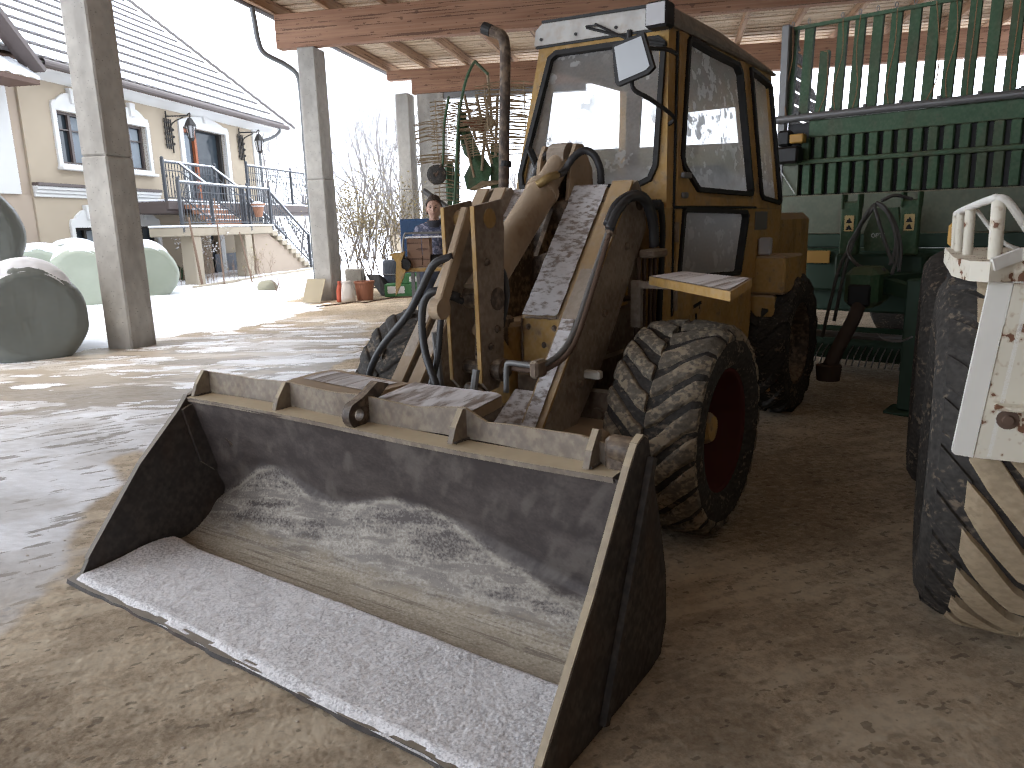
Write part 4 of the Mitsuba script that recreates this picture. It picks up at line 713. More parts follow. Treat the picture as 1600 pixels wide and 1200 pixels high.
# front: plane coordinates (s, height) ; windshield opening
FY = np.array([0, 0.212, 1.0])
fo = [0, 2.30 - 0.212 * z0, 0]
ws = [(0.80, 2.275), (0.84, 2.30), (1.44, 2.285), (1.475, 2.255), (1.495, 1.66), (1.47, 1.595), (1.40, 1.565), (0.76, 1.565), (0.69, 1.59), (0.675, 1.66)]
outer = [(0.635, z0), (1.57, z0), (1.57 - 0.094 * 0.89, z1), (0.635 + 0.094 * 0.89, z1)]
NF = np.array([0, 1.0, -0.212]) / 1.0222
lad('front_frame', M().prism(outer, fo, SX, FY, NF, 0, 0.05, holes=[ws]), 'mat_yellow', cab)
wp = Polygon(ws)
lad('windshield', M().put(*[(lambda v: np.array([np.array(fo) + SX[0] * np.array([x, 0, 0]) + FY * y + NF * 0.012 for x, y in v]))(ws), [[0, i, i + 1] for i in range(1, len(ws) - 1)]]), 'mat_glass', cab)
ring = lambda P_, a, b: P_.buffer(a, quad_segs=3).difference(P_.buffer(b, quad_segs=3))
def seal(poly, o, x, y, z, t0, t1, name='window_seal'): return lad(name, M().prism(ring(Polygon(poly), 0.011, -0.015), o, x, y, z, t0, t1), 'mat_rubber', cab)
seal(ws, fo, SX, FY, NF, -0.02, 0.02)
# sides: plane coordinates (b, height)
def sideplane(sg):
    s0 = 1.57 if sg > 0 else 0.635
    SY = np.array([-sg * 0.094, 0, 1.0]); so = np.array([s0 + sg * 0.094 * z0, 0, 0]); NS = np.array([sg * 1.0, 0, 0.094]) / 1.0044
    return so, SY, NS
dw = [(2.72, 2.30), (2.76, 2.325), (3.10, 2.31), (3.52, 2.305), (3.57, 2.26), (3.665, 1.56), (3.64, 1.535), (2.73, 1.545), (2.68, 1.575), (2.54, 1.66), (2.525, 1.71)]
rw = [(3.775, 2.32), (4.16, 2.28), (4.20, 2.25), (4.31, 1.51), (4.28, 1.485), (3.90, 1.515), (3.86, 1.545)]
lw = [(2.50, 1.425), (2.53, 1.445), (3.52, 1.43), (3.555, 1.40), (3.44, 1.07), (3.42, 1.05), (2.47, 1.09), (2.45, 1.11)]
so, SY, NS = sideplane(1)
so0 = np.array([1.57, 0, 0])
pd = [(2.30, z0), (4.36, z0), (4.24, z1 + 0.01), (bF(z1), z1)]
lad('side_frame', M().prism(pd, so, SB, SY, NS, -0.05, 0, holes=[dw, rw]), 'mat_yellow', cab)
lad('side_frame', M().prism([(2.30, 0.86), (3.72, 0.86), (3.72, 1.0), (4.3, 1.0), (4.36, z0 - 0.003), (2.30, z0 - 0.003)], so0, SB, Z, SX, -0.05, 0, holes=[lw]), 'mat_yellow', cab)
def pane(name, poly, o, x, y, n, off, mt='mat_glass'):
    v = np.array([np.asarray(o) + np.asarray(x, float) * a + np.asarray(y, float) * b + np.asarray(n, float) * off for a, b in poly]); return lad(name, M().put(v, [[0, i, i + 1] for i in range(1, len(poly) - 1)]), mt, cab)
pane('door_window', dw, so, SB, SY, NS, -0.02); seal(dw, so, SB, SY, NS, -0.02, 0.022)
pane('rear_window', rw, so, SB, SY, NS, -0.02); seal(rw, so, SB, SY, NS, -0.02, 0.020)
pane('lower_window', lw, so0, SB, Z, SX, -0.02); seal(lw, so0, SB, Z, SX, -0.02, 0.022)
# door leaf: raised frame lines, hinges, handle
dl = [(2.44, z0 + 0.03), (3.70, z0 + 0.005), (3.62, 2.375 - 0.05), (2.62, 2.33)]
lad('door', M().prism(Polygon([(2.40, 1.462), (3.73, 1.462), (3.655, 2.335), (2.60, 2.335)]).difference(Polygon(dw).buffer(0.03)), so, SB, SY, NS, 0.002, 0.014), 'mat_yellow', cab)
lad('door', M().prism(Polygon([(2.40, 0.88), (3.40, 0.88), (3.70, 1.44), (2.40, 1.44)]).difference(Polygon(lw).buffer(0.03)), so0, SB, Z, SX, 0.002, 0.014), 'mat_yellow', cab)
lad('door_gap', M().bar((1.572, 2.385, 0.9), (1.572, 2.385, 1.45), 0.014, 0.01, (1, 0, 0)).bar((1.573, 2.385, 1.455), (1.573, 3.74, 1.455), 0.014, 0.012, (0, 0, 1)).bar((1.572, 2.385, 1.46), (1.494, 2.585, 2.33), 0.012, 0.012, (1, 0, 0)), 'mat_black', cab)
lad('door_handle', M().cbox([1.575, 2.46, 1.60], [1.60, 2.56, 1.63], 0.006).cbox([1.58, 2.46, 1.50], [1.6, 2.52, 1.53], 0.005), 'mat_greymetal', cab)
for z in (1.33, 0.98): lad('hinge', M().tube([(1.585, 2.40, z - 0.05), (1.585, 2.40, z + 0.05)], 0.014, 8), 'mat_brown', cab)
# left and rear walls
so2, SY2, NS2 = sideplane(-1)
lwin = [(2.60, 2.24), (3.50, 2.24), (3.60, 1.56), (2.50, 1.56)]; lrw = [(3.75, 2.24), (4.13, 2.22), (4.22, 1.56), (3.8, 1.56)]
lad('side_frame', M().prism(pd, so2, SB, SY2, NS2, -0.05, 0, holes=[lwin, lrw]), 'mat_yellow', cab); pane('door_window', lwin, so2, SB, SY2, NS2, -0.02, 'mat_clearglass'); pane('rear_window', lrw, so2, SB, SY2, NS2, -0.02, 'mat_clearglass')
lad('side_frame', M().cbox([0.637, 2.30, 0.86], [0.68, 4.3, z0 - 0.003]), 'mat_yellow', cab)
rwin = [(0.80, 2.16), (1.40, 2.16), (1.46, 1.66), (0.74, 1.66)]
RY = np.array([0, -0.13, 1.0]); ro = np.array([0, 4.33 + 0.13 * z0, 0])
lad('rear_frame', M().prism([(0.64, z0), (1.565, z0), (1.485, z1), (0.72, z1)], ro, SX, RY, np.array([0, 1, 0.13]) / 1.0084, -0.05, -0.004, holes=[rwin]), 'mat_yellow', cab)
pane('rear_pane', rwin, ro, SX, RY, SB, -0.02, 'mat_clearglass')
lad('roof', M().hull([(s, b, z) for s, b, z in ((0.70, 2.50, 2.345), (1.50, 2.50, 2.345), (0.70, 4.30, 2.345), (1.50, 4.30, 2.345), (0.72, 2.56, 2.44), (1.49, 2.53, 2.435), (0.74, 4.24, 2.40), (1.46, 4.24, 2.40), (0.74, 3.3, 2.455), (1.46, 3.3, 2.455), (1.51, 2.6, 2.37), (1.51, 4.3, 2.35))]), 'mat_greyroof', cab)
lad('visor', M().prism([(0.695, 2.355), (1.485, 2.335), (1.48, 2.44), (0.745, 2.470), (0.70, 2.435)], [0, 2.478 - 0.2335, 0], SX, [0, 0.1, 1.0], [0, 1, -0.1], -0.006, 0.02), 'mat_whiteplate', cab)
lad('visor_edge', M().bar((0.70, 2.49, 2.352), (1.49, 2.487, 2.332), 0.02, 0.018).bar((0.745, 2.495, 2.474), (1.48, 2.49, 2.444), 0.04, 0.014), 'mat_rubber', cab)
for s in (0.74, 0.96, 1.2): lad('visor_bolt', M().lathe([(0, 0), (0.009, 0), (0.009, 0.012), (0, 0.012)], [s, 2.482, 2.385 - (s - 0.7) * 0.02], [0, -1, 0], 8), 'mat_rubber', cab)
wk = lad('work_lamp', M().cbox([1.395, 2.40, 2.325], [1.515, 2.50, 2.445], 0.012), 'mat_rubber', cab); lad('lens', M().cbox([1.405, 2.394, 2.335], [1.505, 2.3985, 2.435], 0.002), 'mat_lens', wk)
lad('wiper', M().tube([(1.49, 2.44, 2.25), (1.28, 2.455, 2.31), (1.03, 2.47, 2.40)], 0.008, 6).tube([(1.48, 2.44, 2.24), (1.3, 2.455, 2.29), (1.08, 2.47, 2.41)], 0.007, 6).bar((1.03, 2.46, 2.405), (1.10, 2.46, 2.40), 0.006, 0.008).tube([(1.49, 2.45, 2.24), (1.25, 2.45, 2.235)], 0.007, 6), 'mat_rubber', cab)
lad('wiper', M().bar((0.755, 2.31, 1.80), (0.85, 2.28, 1.64), 0.03, 0.05, (0, 1, 0), 0.012), 'mat_rubber', cab)
mi_ = lad('mirror', M().prism(Polygon([(1.43, 2.175), (1.575, 2.205), (1.625, 2.06), (1.60, 2.04), (1.455, 2.005), (1.445, 2.02)]).buffer(0.006), [0, 2.0, 0], SX, Z, SB, -0.006, 0.02), 'mat_rubber', cab)
lad('glass', M().prism([(1.437, 2.168), (1.570, 2.195), (1.612, 2.065), (1.592, 2.05), (1.462, 2.018)], [0, 1.992, 0], SX, Z, SB, -0.002, 0.001), 'mat_mirror', mi_)
lad('bracket', M().curve([(1.535, 2.48, 2.20), (1.56, 2.3, 2.19), (1.57, 2.03, 2.15)], 0.010, 6).curve([(1.535, 2.40, 1.86), (1.60, 2.3, 1.88), (1.57, 2.10, 1.94), (1.52, 2.03, 1.98), (1.51, 2.02, 2.03)], 0.010, 6).lathe([(0, -.02), (0.014, -.02), (0.014, .05), (0, .05)], [1.50, 2.02, 2.185], Z, 8), 'mat_rubber', mi_)
# cab front below the windshield, side panels, boxes, rear body, exhaust
lad('front_panel', M().prism([(0.66, 0.80), (1.568, 0.80), (1.568, 1.447), (0.66, 1.447)], [0, 2.28, 0], SX, Z, SB, 0, 0.03), 'mat_yellow', cab)
lad('strap', M().bar((1.30, 2.245, 1.475), (1.56, 2.26, 1.468), 0.02, 0.05, b=0.004), 'mat_rubber', cab)
hose('drain_hose', [(1.56, 2.25, 1.48), (1.565, 2.27, 1.35), (1.56, 2.27, 1.1), (1.555, 2.26, 0.85), (1.55, 2.25, 0.75)], 0.016, 'mat_rubber', 20)
lad('loader_frame', M().prism([(1.60, 0.55), (1.75, 0.95), (2.05, 1.45), (2.27, 1.45), (2.27, 0.55)], [0, 0, 0], SB, Z, SX, 1.39, 1.445), 'mat_umber')
lad('loader_frame', M().prism([(1.60, 0.55), (1.75, 0.95), (2.05, 1.45), (2.27, 1.45), (2.27, 0.55)], [0, 0, 0], SB, Z, SX, 0.74, 0.79), 'mat_umber')
lad('frame_label', M().cbox([1.446, 2.05, 0.985], [1.449, 2.12, 1.0]).cbox([1.446, 2.0, 0.99], [1.449, 2.02, 1.10]).cbox([1.446, 2.10, 1.03], [1.449, 2.12, 1.13]), 'mat_orange')
lad('side_panel', M().cbox([0.68, 2.31, 0.50], [1.555, 3.80, 0.857], 0.02).cbox([1.53, 2.50, 0.60], [1.575, 3.70, 1.0], 0.012), 'mat_yellow')
lad('side_seam', M().bar((1.578, 2.72, 0.62), (1.578, 2.72, 0.99), 0.006, 0.012, (0, 1, 0)).bar((1.58, 2.66, 0.92), (1.58, 2.78, 0.935), 0.01, 0.02).bar((1.58, 2.75, 0.935), (1.58, 2.75, 0.90), 0.01, 0.01, (0, 1, 0)), 'mat_black')
fd = np.array([(1.70, 1.84, 1.175), (1.73, 2.16, 1.172), (2.14, 1.80, 1.155), (2.17, 1.32, 1.148)]); up_ = np.array([0, 0, 0.036])
fb = np.array([(1.70, 1.82, 1.15), (1.73, 2.14, 1.15), (2.14, 1.88, 1.145), (2.21, 1.40, 1.135)])
fk = lad('fender_board', M().hull(np.vstack([fb, fb - up_])), 'mat_yellow')
q_ = np.array([[(fb[0] + (fb[3] - fb[0]) * u) * (1 - v_) + (fb[1] + (fb[2] - fb[1]) * u) * v_ + [0, 0, 0.003] for v_ in np.linspace(0.02, 0.98, 12)] for u in np.linspace(0.01, 0.97, 12)]); lad('snow', M().grid(q_), 'mat_dustsnow', fk, True)
lad('board_bracket', M().bar((1.60, 1.95, 1.10), (1.95, 1.95, 1.10), 0.05, 0.03).bar((1.58, 1.95, 0.9), (1.58, 1.95, 1.12), 0.05, 0.03, (0, 1, 0)), 'mat_brown')
lad('tank_box', M().cbox([1.50, 3.80, 0.885], [1.765, 4.25, 1.14], 0.015), 'mat_yellow')
lad('lamp', M().cbox([1.58, 3.80, 1.145], [1.66, 3.86, 1.26], 0.01), 'mat_lens'); lad('vent', M().cbox([1.56, 3.74, 1.31], [1.578, 4.0, 1.43], 0.004), 'mat_greymetal')
lad('rear_post', M().cbox([1.48, 3.80, 0.22], [1.70, 3.88, 0.88], 0.012), 'mat_yellow')
lad('engine_hood', M().cbox([0.66, 4.30, 0.6], [1.55, 5.3, 1.42], 0.05), 'mat_yellow')
ex = lad('exhaust', M().curve([(0.665, 2.17, 1.40), (0.67, 2.19, 1.8), (0.685, 2.2, 2.22), (0.685, 2.2, 2.32), (0.675, 2.19, 2.365), (0.64, 2.18, 2.385), (0.575, 2.17, 2.415)], 0.0285, 14, 60), 'mat_pipe_rust', smooth=True)
lad('clamp', M().tube([(0.673, 2.19, 1.70), (0.675, 2.192, 1.73)], 0.034, 14), 'mat_rubber', ex); lad('outlet', M().tube([(0.62, 2.175, 2.395), (0.572, 2.17, 2.417)], 0.031, 14), 'mat_rubber', ex)
# inside the cab
m = M().cbox([0.95, 3.35, 0.95], [1.35, 3.85, 1.22], 0.05).cbox([0.95, 3.80, 1.15], [1.35, 3.95, 1.75], 0.06); lad('seat', m, 'mat_rubber', cab)
lad('steering_wheel', M().lathe([(0.19 + 0.014 * math.cos(t), 0.014 * math.sin(t)) for t in np.linspace(0, 2 * math.pi, 7)], [1.1, 2.80, 1.48], [0, -0.5, 0.87], 28).tube([(1.1, 2.8, 1.48), (1.1, 2.55, 1.0)], 0.025, 8), 'mat_rubber', cab, True)
lad('dashboard', M().cbox([0.72, 2.36, 1.0], [1.5, 2.52, 1.44], 0.03), 'mat_umber', cab); lad('cab_floor', M().cbox([0.69, 2.36, 0.87], [1.52, 4.28, 0.91]), 'mat_grease', cab)
# ------------------------------------------------------------------ green forage wagon (wagon frame: across, back, up)
fwg = thing('forage_wagon', 'green forage wagon with tall slatted front rack parked behind the loader', 'farm wagon')
WT = WAGON
def wad(name, m, mt, parent=fwg, smooth=False, **k): return add(name, m, mt, parent, WT, smooth, **k)
WB = 1.6; XL, XR = -1.57, 0.86
for i in range(17):
    x = -1.60 + 0.1475 * i; top = 3.11 if i != 2 else 2.86
    b0 = (x + 0.01, WB + 0.05, 2.28); t0 = (x + 0.01, WB + 0.12, top)
    m = M().bar(b0, t0, 0.076, 0.012, (0, -1, 0.1)).bar((x - 0.027, WB + 0.07, 2.28), (x - 0.027, WB + 0.14, top), 0.008, 0.05, (0, -1, .1)).bar((x + 0.047, WB + 0.07, 2.28), (x + 0.047, WB + 0.14, top), 0.008, 0.05, (0, -1, .1))
    k = wad('rack_slat', m, 'mat_green')
    if top > 3: wad('eye', M().curve([(x, WB + 0.12, top), (x - 0.012, WB + .12, top + 0.03), (x, WB + .12, top + 0.05), (x + 0.012, WB + .12, top + 0.03), (x + 0.004, WB + .12, top)], 0.004, 5, 16), 'mat_greymetal', k)
    if i % 2 == 0 or i in (3, 9): wad('twine', M().curve([(x + 0.03, WB + 0.04, top - 0.02), (x + 0.045 + 0.03 * math.sin(i), WB + 0.02, 2.8), (x + 0.04 - 0.05 * math.cos(i * 2), WB + 0.02, 2.5), (x + 0.03, WB - 0.02, 2.31)], 0.004, 5, 20), 'mat_twine', k, True)
wad('top_rail', M().bar((-1.62, WB + 0.10, 3.09), (0.9, WB + 0.10, 3.09), 0.03, 0.03), 'mat_green')
wad('pipe_rail', M().tube([(-1.66, WB - 0.03, 2.28), (0.92, WB - 0.03, 2.28)], 0.034, 14), 'mat_greymetal', smooth=40)
for i in range(9):
    x = -1.45 + 0.29 * i; wad('rail_pin', M().lathe([(0, 0.02), (0.018, 0.02), (0.018, 0.055), (0, 0.055)], [x, WB - 0.03, 2.28], [0, -0.3, 1], 8), 'mat_greymetal')
wad('band', M().cbox([-1.36, WB, 2.10], [XR, WB + 0.02, 2.25], 0.006), 'mat_green')
wad('rib_backing', M().cbox([XL, WB + 0.06, 1.55], [XR + 0.1, WB + 0.08, 2.24]), 'mat_black')
for i in range(19):
    x = -1.42 + 0.118 * i
    if x > XR: break
    w = 0.074
    wad('rib', M().cbox([x, WB - 0.005, 1.905], [x + w, WB + 0.058, 2.098], 0.008), 'mat_green'); wad('rib', M().cbox([x + 0.02, WB - 0.005, 1.585], [x + 0.02 + w, WB + 0.058, 1.86], 0.008), 'mat_green')
wad('cross_bar', M().cbox([XL, WB - 0.02, 1.862], [XR, WB + 0.05, 1.903], 0.008), 'mat_green')
wad('front_panel', M().cbox([-1.58, WB - 0.01, 1.22], [XR, WB + 0.03, 1.58], 0.01), 'mat_olive'); wad('panel_edge', M().cbox([-1.58, WB - 0.016, 1.10], [XR, WB + 0.03, 1.217], 0.006), 'mat_darkgreen')
wad('corner_post', M().cbox([-1.66, WB, 0.9], [-1.585, WB + 0.08, 3.12], 0.01), 'mat_greymetal')
wad('corner_panel', M().cbox([-1.58, WB - 0.004, 1.585], [-1.44, WB + 0.04, 1.86]), 'mat_olive')
sp = Polygon([(WB + 0.09, 2.2), (WB + 0.09, 3.08), (WB + 0.5, 2.72), (WB + 1.15, 2.32), (WB + 1.15, 2.2)])
sp = sp.difference(Polygon()) if False else sp
for j in range(6):
    y = 2.30 + 0.12 * j; sp = sp.difference(Polygon([(WB + 0.15, y), (WB + 0.95, y - 0.06), (WB + 0.95, y - 0.03), (WB + 0.15, y + 0.03)]))
wad('side_panel', M().prism(sp.buffer(0), [0, 0, 0], SB, Z, SX, XL - 0.02, XL), 'mat_grease')
wad('side_wall', M().cbox([XL - 0.03, WB + 0.09, 0.9], [XL, WB + 6.0, 2.2], 0.01).cbox([XR, WB + 0.09, 0.9], [XR + 0.03, WB + 6.0, 2.2], 0.01), 'mat_green')
wad('floor', M().cbox([XL, WB + 0.09, 0.85], [XR, WB + 6.0, 0.93]), 'mat_darkgreen')
cs = np.array([[(x, WB + 1.6 + 0.9 * t, 1.9 + 0.55 * math.sin(math.pi * (0.25 + 0.5 * t)) - 0.03 * (x + .3) ** 2 + 0.16 * np.interp(x, [-1.5, -0.7, 0.2, 1.0], [-1.0, 0.2, 0.7, 1.0])) for t in np.linspace(0, 1, 12)] for x in np.linspace(-1.05, 0.85, 20)])
wad('cover_sheet', M().slab(cs, [0, 0, -0.02]), 'mat_greymetal', smooth=40); wad('sheet_rail', M().tube(cs[:, 5] + [0, 0, 0.03], 0.012, 8), 'mat_black')
for x0 in (-1.31, -0.05): wad('reflector', M().cbox([x0, WB - 0.10, 0.955], [x0 + 0.24, WB - 0.08, 1.07], 0.004), 'mat_orange')
wad('under_beam', M().cbox([XL, WB - 0.06, 0.70], [XR, WB + 0.02, 1.09], 0.02).cbox([XL, WB + 0.05, 0.5], [XR, WB + 1.0, 0.9], 0.02), 'mat_darkgreen')
# headstock brackets with stickers, centre hood, drawbar, drive shaft, jack, pick-up
for x0, x1 in ((-0.84, -0.69), (-0.38, -0.24)):
    k = wad('headstock', M().cbox([x0, 1.0, 1.06], [x1, 1.08, 1.50], 0.012).cbox([x0, 0.98, 1.44], [x0 + 0.02, 1.10, 1.56], 0.006).cbox([x1 - 0.02, 0.98, 1.44], [x1, 1.10, 1.56], 0.006), 'mat_green')
    xs = x0 + 0.035; s = wad('sticker', M().cbox([xs, 0.992, 1.255], [xs + 0.075, 0.998, 1.385]), 'mat_sticker', k)
    m = M()
    for zc in (1.34, 1.285): m.cbox([xs + 0.02, 0.9895, zc - 0.018], [xs + 0.05, 0.9915, zc + 0.008]).prism([(xs + 0.012, zc - 0.018), (xs + 0.063, zc - 0.018), (xs + 0.04, zc + 0.024)], [0, 0.99, 0], SX, Z, SB, -0.0008, 0.0016)
    wad('pictogram', m, 'mat_black', s)
wad('hood', M().prism([(-0.66, 1.09), (-0.41, 1.09), (-0.39, 1.25), (-0.42, 1.44), (-0.60, 1.44), (-0.67, 1.25)], [0, 1.08, 0], SX, Z, SB, 0, 0.06), 'mat_green')
tm = mikit.meshkit.text_mesh('OPTI', 0.032, 0.002); v = np.asarray(tm.vertices)
wad('lettering', M().put(np.stack([-0.61 + v[:, 0], 1.078 - v[:, 2], 1.20 + v[:, 1]], -1), np.asarray(tm.faces)), 'mat_whiteprint')
wad('drawbar', M().bar((-0.72, 1.5, 0.85), (-0.48, 0.3, 0.86), 0.10, 0.14).bar((-0.12, 1.5, 0.85), (-0.38, 0.3, 0.86), 0.10, 0.14).cbox([-0.9, 1.1, 0.86], [-0.2, 1.5, 1.06], 0.02), 'mat_darkgreen')
wad('shaft_guard', M().cbox([-0.55, 0.22, 0.70], [-0.31, 0.60, 1.0], 0.05), 'mat_green'); wad('shaft_guard_mouth', M().cbox([-0.51, 0.205, 0.72], [-0.35, 0.235, 0.88], 0.02), 'mat_black')
wad('drive_shaft', M().tube([(-0.43, 0.3, 0.78), (-0.44, 0.15, 0.62), (-0.48, -0.05, 0.42), (-0.50, -0.15, 0.30)], 0.05, 14).lathe([(0, -0.06), (0.08, -0.06), (0.09, 0.05), (0, 0.06)], [-0.5, -0.15, 0.27], [0, 0, 1], 14), 'mat_ptored', smooth=40)
wad('jack', M().cbox([-0.05, -0.06, 0.03], [0.07, 0.06, 0.95], 0.01).cbox([-0.12, -0.12, 0.0], [0.14, 0.12, 0.03], 0.008).bar((0.0, 0, 0.85), (-0.3, 0.5, 0.86), 0.08, 0.1), 'mat_darkgreen')
wad('jack_handle', M().curve([(-0.22, -0.05, 0.56), (-0.16, -0.05, 0.52), (-0.06, -0.06, 0.52), (0.02, -0.06, 0.56)], 0.008, 6), 'mat_greymetal')
hb = [[(-0.50, 0.72, 1.47), (-0.56, 0.69, 1.38), (-0.62, 0.68, 1.20), (-0.70, 0.62, 1.0), (-0.74, 0.55, 0.70), (-0.77, 0.5, 0.42)], [(-0.49, 0.70, 1.46), (-0.60, 0.68, 1.28), (-0.66, 0.66, 1.12), (-0.55, 0.5, 1.02), (-0.42, 0.45, 0.97), (-0.32, 0.45, 0.98)],
      [(-0.49, 0.72, 1.48), (-0.41, 0.68, 1.43), (-0.33, 0.66, 1.27), (-0.29, 0.64, 1.08), (-0.31, 0.6, 0.93)], [(-0.48, 0.72, 1.47), (-0.38, 0.67, 1.38), (-0.31, 0.66, 1.18), (-0.33, 0.62, 1.0)], [(-0.50, 0.70, 1.45), (-0.45, 0.66, 1.34), (-0.38, 0.64, 1.16), (-0.31, 0.62, 1.01)],
      [(-0.51, 0.71, 1.46), (-0.58, 0.66, 1.32), (-0.63, 0.66, 1.16), (-0.66, 0.6, 0.95), (-0.70, 0.55, 0.55)], [(-0.46, 0.74, 1.49), (-0.38, 0.8, 1.53), (-0.28, 0.9, 1.5)], [(-0.47, 0.73, 1.46), (-0.36, 0.69, 1.36), (-0.28, 0.67, 1.15), (-0.27, 0.64, 0.95)]]
for h in hb: wad('cable', M().curve(h, 0.014, 7, 30), 'mat_cable', smooth=True)
m = M()
for i in range(44): m.tube([(-1.45 + 0.053 * i, 1.15, 0.26), (-1.45 + 0.053 * i, 1.02, 0.20), (-1.45 + 0.053 * i, 0.95, 0.12)], 0.006, 5)
pk = wad('pick_up', M().tube([(-1.5, 1.3, 0.26), (0.8, 1.3, 0.26)], 0.15, 18), 'mat_darkgreen', smooth=40); wad('tines', m, 'mat_greymetal', pk)
wad('skid_bar', M().tube([(-1.5, 0.85, 0.40), (0.8, 0.85, 0.40)], 0.03, 10).cbox([-1.52, 0.9, 0.1], [-1.46, 1.4, 0.5]).cbox([0.76, 0.9, 0.1], [0.82, 1.4, 0.5]), 'mat_greymetal')
for x0 in (-1.25, 0.2):
    wad('wheel', M().lathe([(0.2, -0.2), (0.42, -0.22), (0.5, -0.17), (0.5, 0.17), (0.42, 0.22), (0.2, 0.2)], [x0 + 0.15, WB + 2.6, 0.5], SX, 40), 'mat_tyre', smooth=35)
wad('work_lamp', M().cbox([-1.60, 1.45, 2.03], [-1.48, 1.57, 2.17], 0.02), 'mat_black'); wad('label_box', M().cbox([-1.49, 1.46, 2.05], [-1.36, 1.56, 2.13], 0.01), 'mat_orange'); wad('lamp_bracket', M().cbox([-1.60, 1.4, 1.87], [-1.38, 1.56, 2.02], 0.02), 'mat_black')
wad('sash_wire', M().tube([(-1.60, WB - 0.03, 1.82), (-1.45, WB - 0.03, 1.60)], 0.006, 5), 'mat_whiteprint')

# ------------------------------------------------------------------ cream fender vehicle at the right edge (truck frame)
tk = thing('farm_vehicle', 'dirty cream vehicle with tubular railed fender over big muddy tyres at the right edge', 'farm vehicle')
def tad(name, m, mt, parent=tk, smooth=False, **k): return add(name, m, mt, parent, TRUCK, smooth, **k)
def big_wheel(yc, r, mt, x0=-0.10, w=0.56):
    k = key_for(tk + '__wheel'); used.add(k); c = np.array([x0 + w / 2, yc, r]); hw = w / 2
    half = [(0.50 * r, 0.86 * hw), (0.60 * r, 1.0 * hw), (0.74 * r, 1.07 * hw), (0.84 * r, 1.05 * hw), (0.905 * r, 0.96 * hw), (0.950 * r, 0.80 * hw), (0.970 * r, 0.60 * hw), (0.976 * r, 0.30 * hw)]
    tad('tyre', M().lathe([(a, -b) for a, b in half] + [(a, b) for a, b in half[::-1]], c, SX, 90), 'mat_tyre', k, True)
    tad('rim', M().lathe([(0, -hw * .2), (r * .35, -hw * .25), (r * .48, -hw * .7), (r * .53, -hw * .9), (r * .54, -hw * .8), (r * .5, 0), (0, 0)], c, SX, 36), 'mat_cream', k, 35)
    return k, c, hw
def surf(c, r, hw, lat, th, h): 
    base = np.interp(abs(lat) / hw, [0, 0.30, 0.60, 0.80, 0.96], [0.976, 0.976, 0.970, 0.950, 0.905]) * r + h
    return c + np.array([lat, -math.sin(th) * base, -math.cos(th) * base])
k, c, hw = big_wheel(0.0, 0.62, 'mat_mudlug')
NL = 26
for sg in (-1, 1):
    for j in range(NL):
        t0 = (j + (0.5 if sg > 0 else 0)) * 2 * math.pi / NL
        # polygon of the block in (lateral fraction, angle): outer end high, running down to the centre
        us_ = np.linspace(0.015, 0.72, 9); mid = t0 - 0.0 + np.interp(us_, [0, 0.16, 0.72], [0, 0.02, 0.36]); wd_ = np.interp(us_, [0, 0.15, 0.5, 0.72], [0.068, 0.082, 0.10, 0.075])
        rows = []
        for u, a, w in zip(us_, mid, wd_):
            h = 0.024 if u < 0.66 else 0.014
            jit = 0.004 * (nz(np.array([[u * 9, j * 3.3, sg]]))[0] - 0.5)
            rows.append([surf(c, 0.62, hw, sg * u * hw, a + d * w, hh + jit) for d, hh in ((-1.06, -0.004), (-0.94, h), (-0.4, h + 0.003), (0.4, h + 0.003), (0.94, h), (1.06, -0.004))])
        R_ = np.array(rows); m = M().grid(R_, sg < 0)
        for e_ in (R_[0], R_[-1]): m.put(e_, [[0, 1, 2], [0, 2, 3], [0, 3, 4], [0, 4, 5]]).put(e_, [[0, 2, 1], [0, 3, 2], [0, 4, 3], [0, 5, 4]])
        tad('tread_block', m, 'mat_mudlug', k, 35)
        us2 = np.linspace(0.70, 1.0, 5); rows = [[surf(c, 0.62, hw, sg * u * hw * 0.97, t0 + np.interp(u, [0.7, 1.0], [0.35, 0.50]) + d * 0.085, hh) for d, hh in ((-1.1, -0.004), (-0.9, 0.012), (0.9, 0.012), (1.1, -0.004))] for u in us2]
        tad('shoulder_block', M().grid(np.array(rows), sg < 0), 'mat_tyre', k, 35)
k2, c2_, hw2 = big_wheel(1.32, 0.62, 'mat_tyre', -0.13)
fp = [(-0.085, 0.762), (-0.03, 1.222), (0.95, 1.222), (0.95, 0.755), (-0.02, 0.755), (-0.075, 0.748)]
tad('fender_panel', M().prism(Polygon([(-0.02, 0.757), (0.025, 1.218), (0.98, 1.218), (0.98, 0.75)]), [0, -0.70, 0], SX, Z, SB, 0, 0.012), 'mat_cream')
tad('fender_edge', M().prism(Polygon([(-0.072, 0.768), (-0.064, 0.760), (-0.0225, 0.757), (0.0225, 1.220), (-0.028, 1.222)]), [0, -0.702, 0], SX, Z, SB, 0, 0.03).prism(Polygon([(0.762, -0.70), (1.22, -0.70), (1.22, -0.40), (0.9, -0.45)]), [-0.062, 0, 0], [0.1, 0, 1], SB, SX, -0.006, 0.004), 'mat_dirtywhite')
tad('fender_bolt', M().lathe([(0, -0.012), (0.012, -0.012), (0.014, 0), (0.026, 0.001), (0.026, 0.006), (0, 0.006)], [0.045, -0.705, 0.868], SB, 14), 'mat_rust', smooth=35)
tad('bracket', M().bar((0.01, -0.722, 0.905), (0.3, -0.74, 0.90), 0.045, 0.012, b=0.004), 'mat_cream')
dk = [(-0.105, 0.1), (-0.105, -0.56), (-0.075, -0.72), (-0.035, -0.76), (0.02, -0.72), (0.98, -0.72), (0.98, 0.1)]
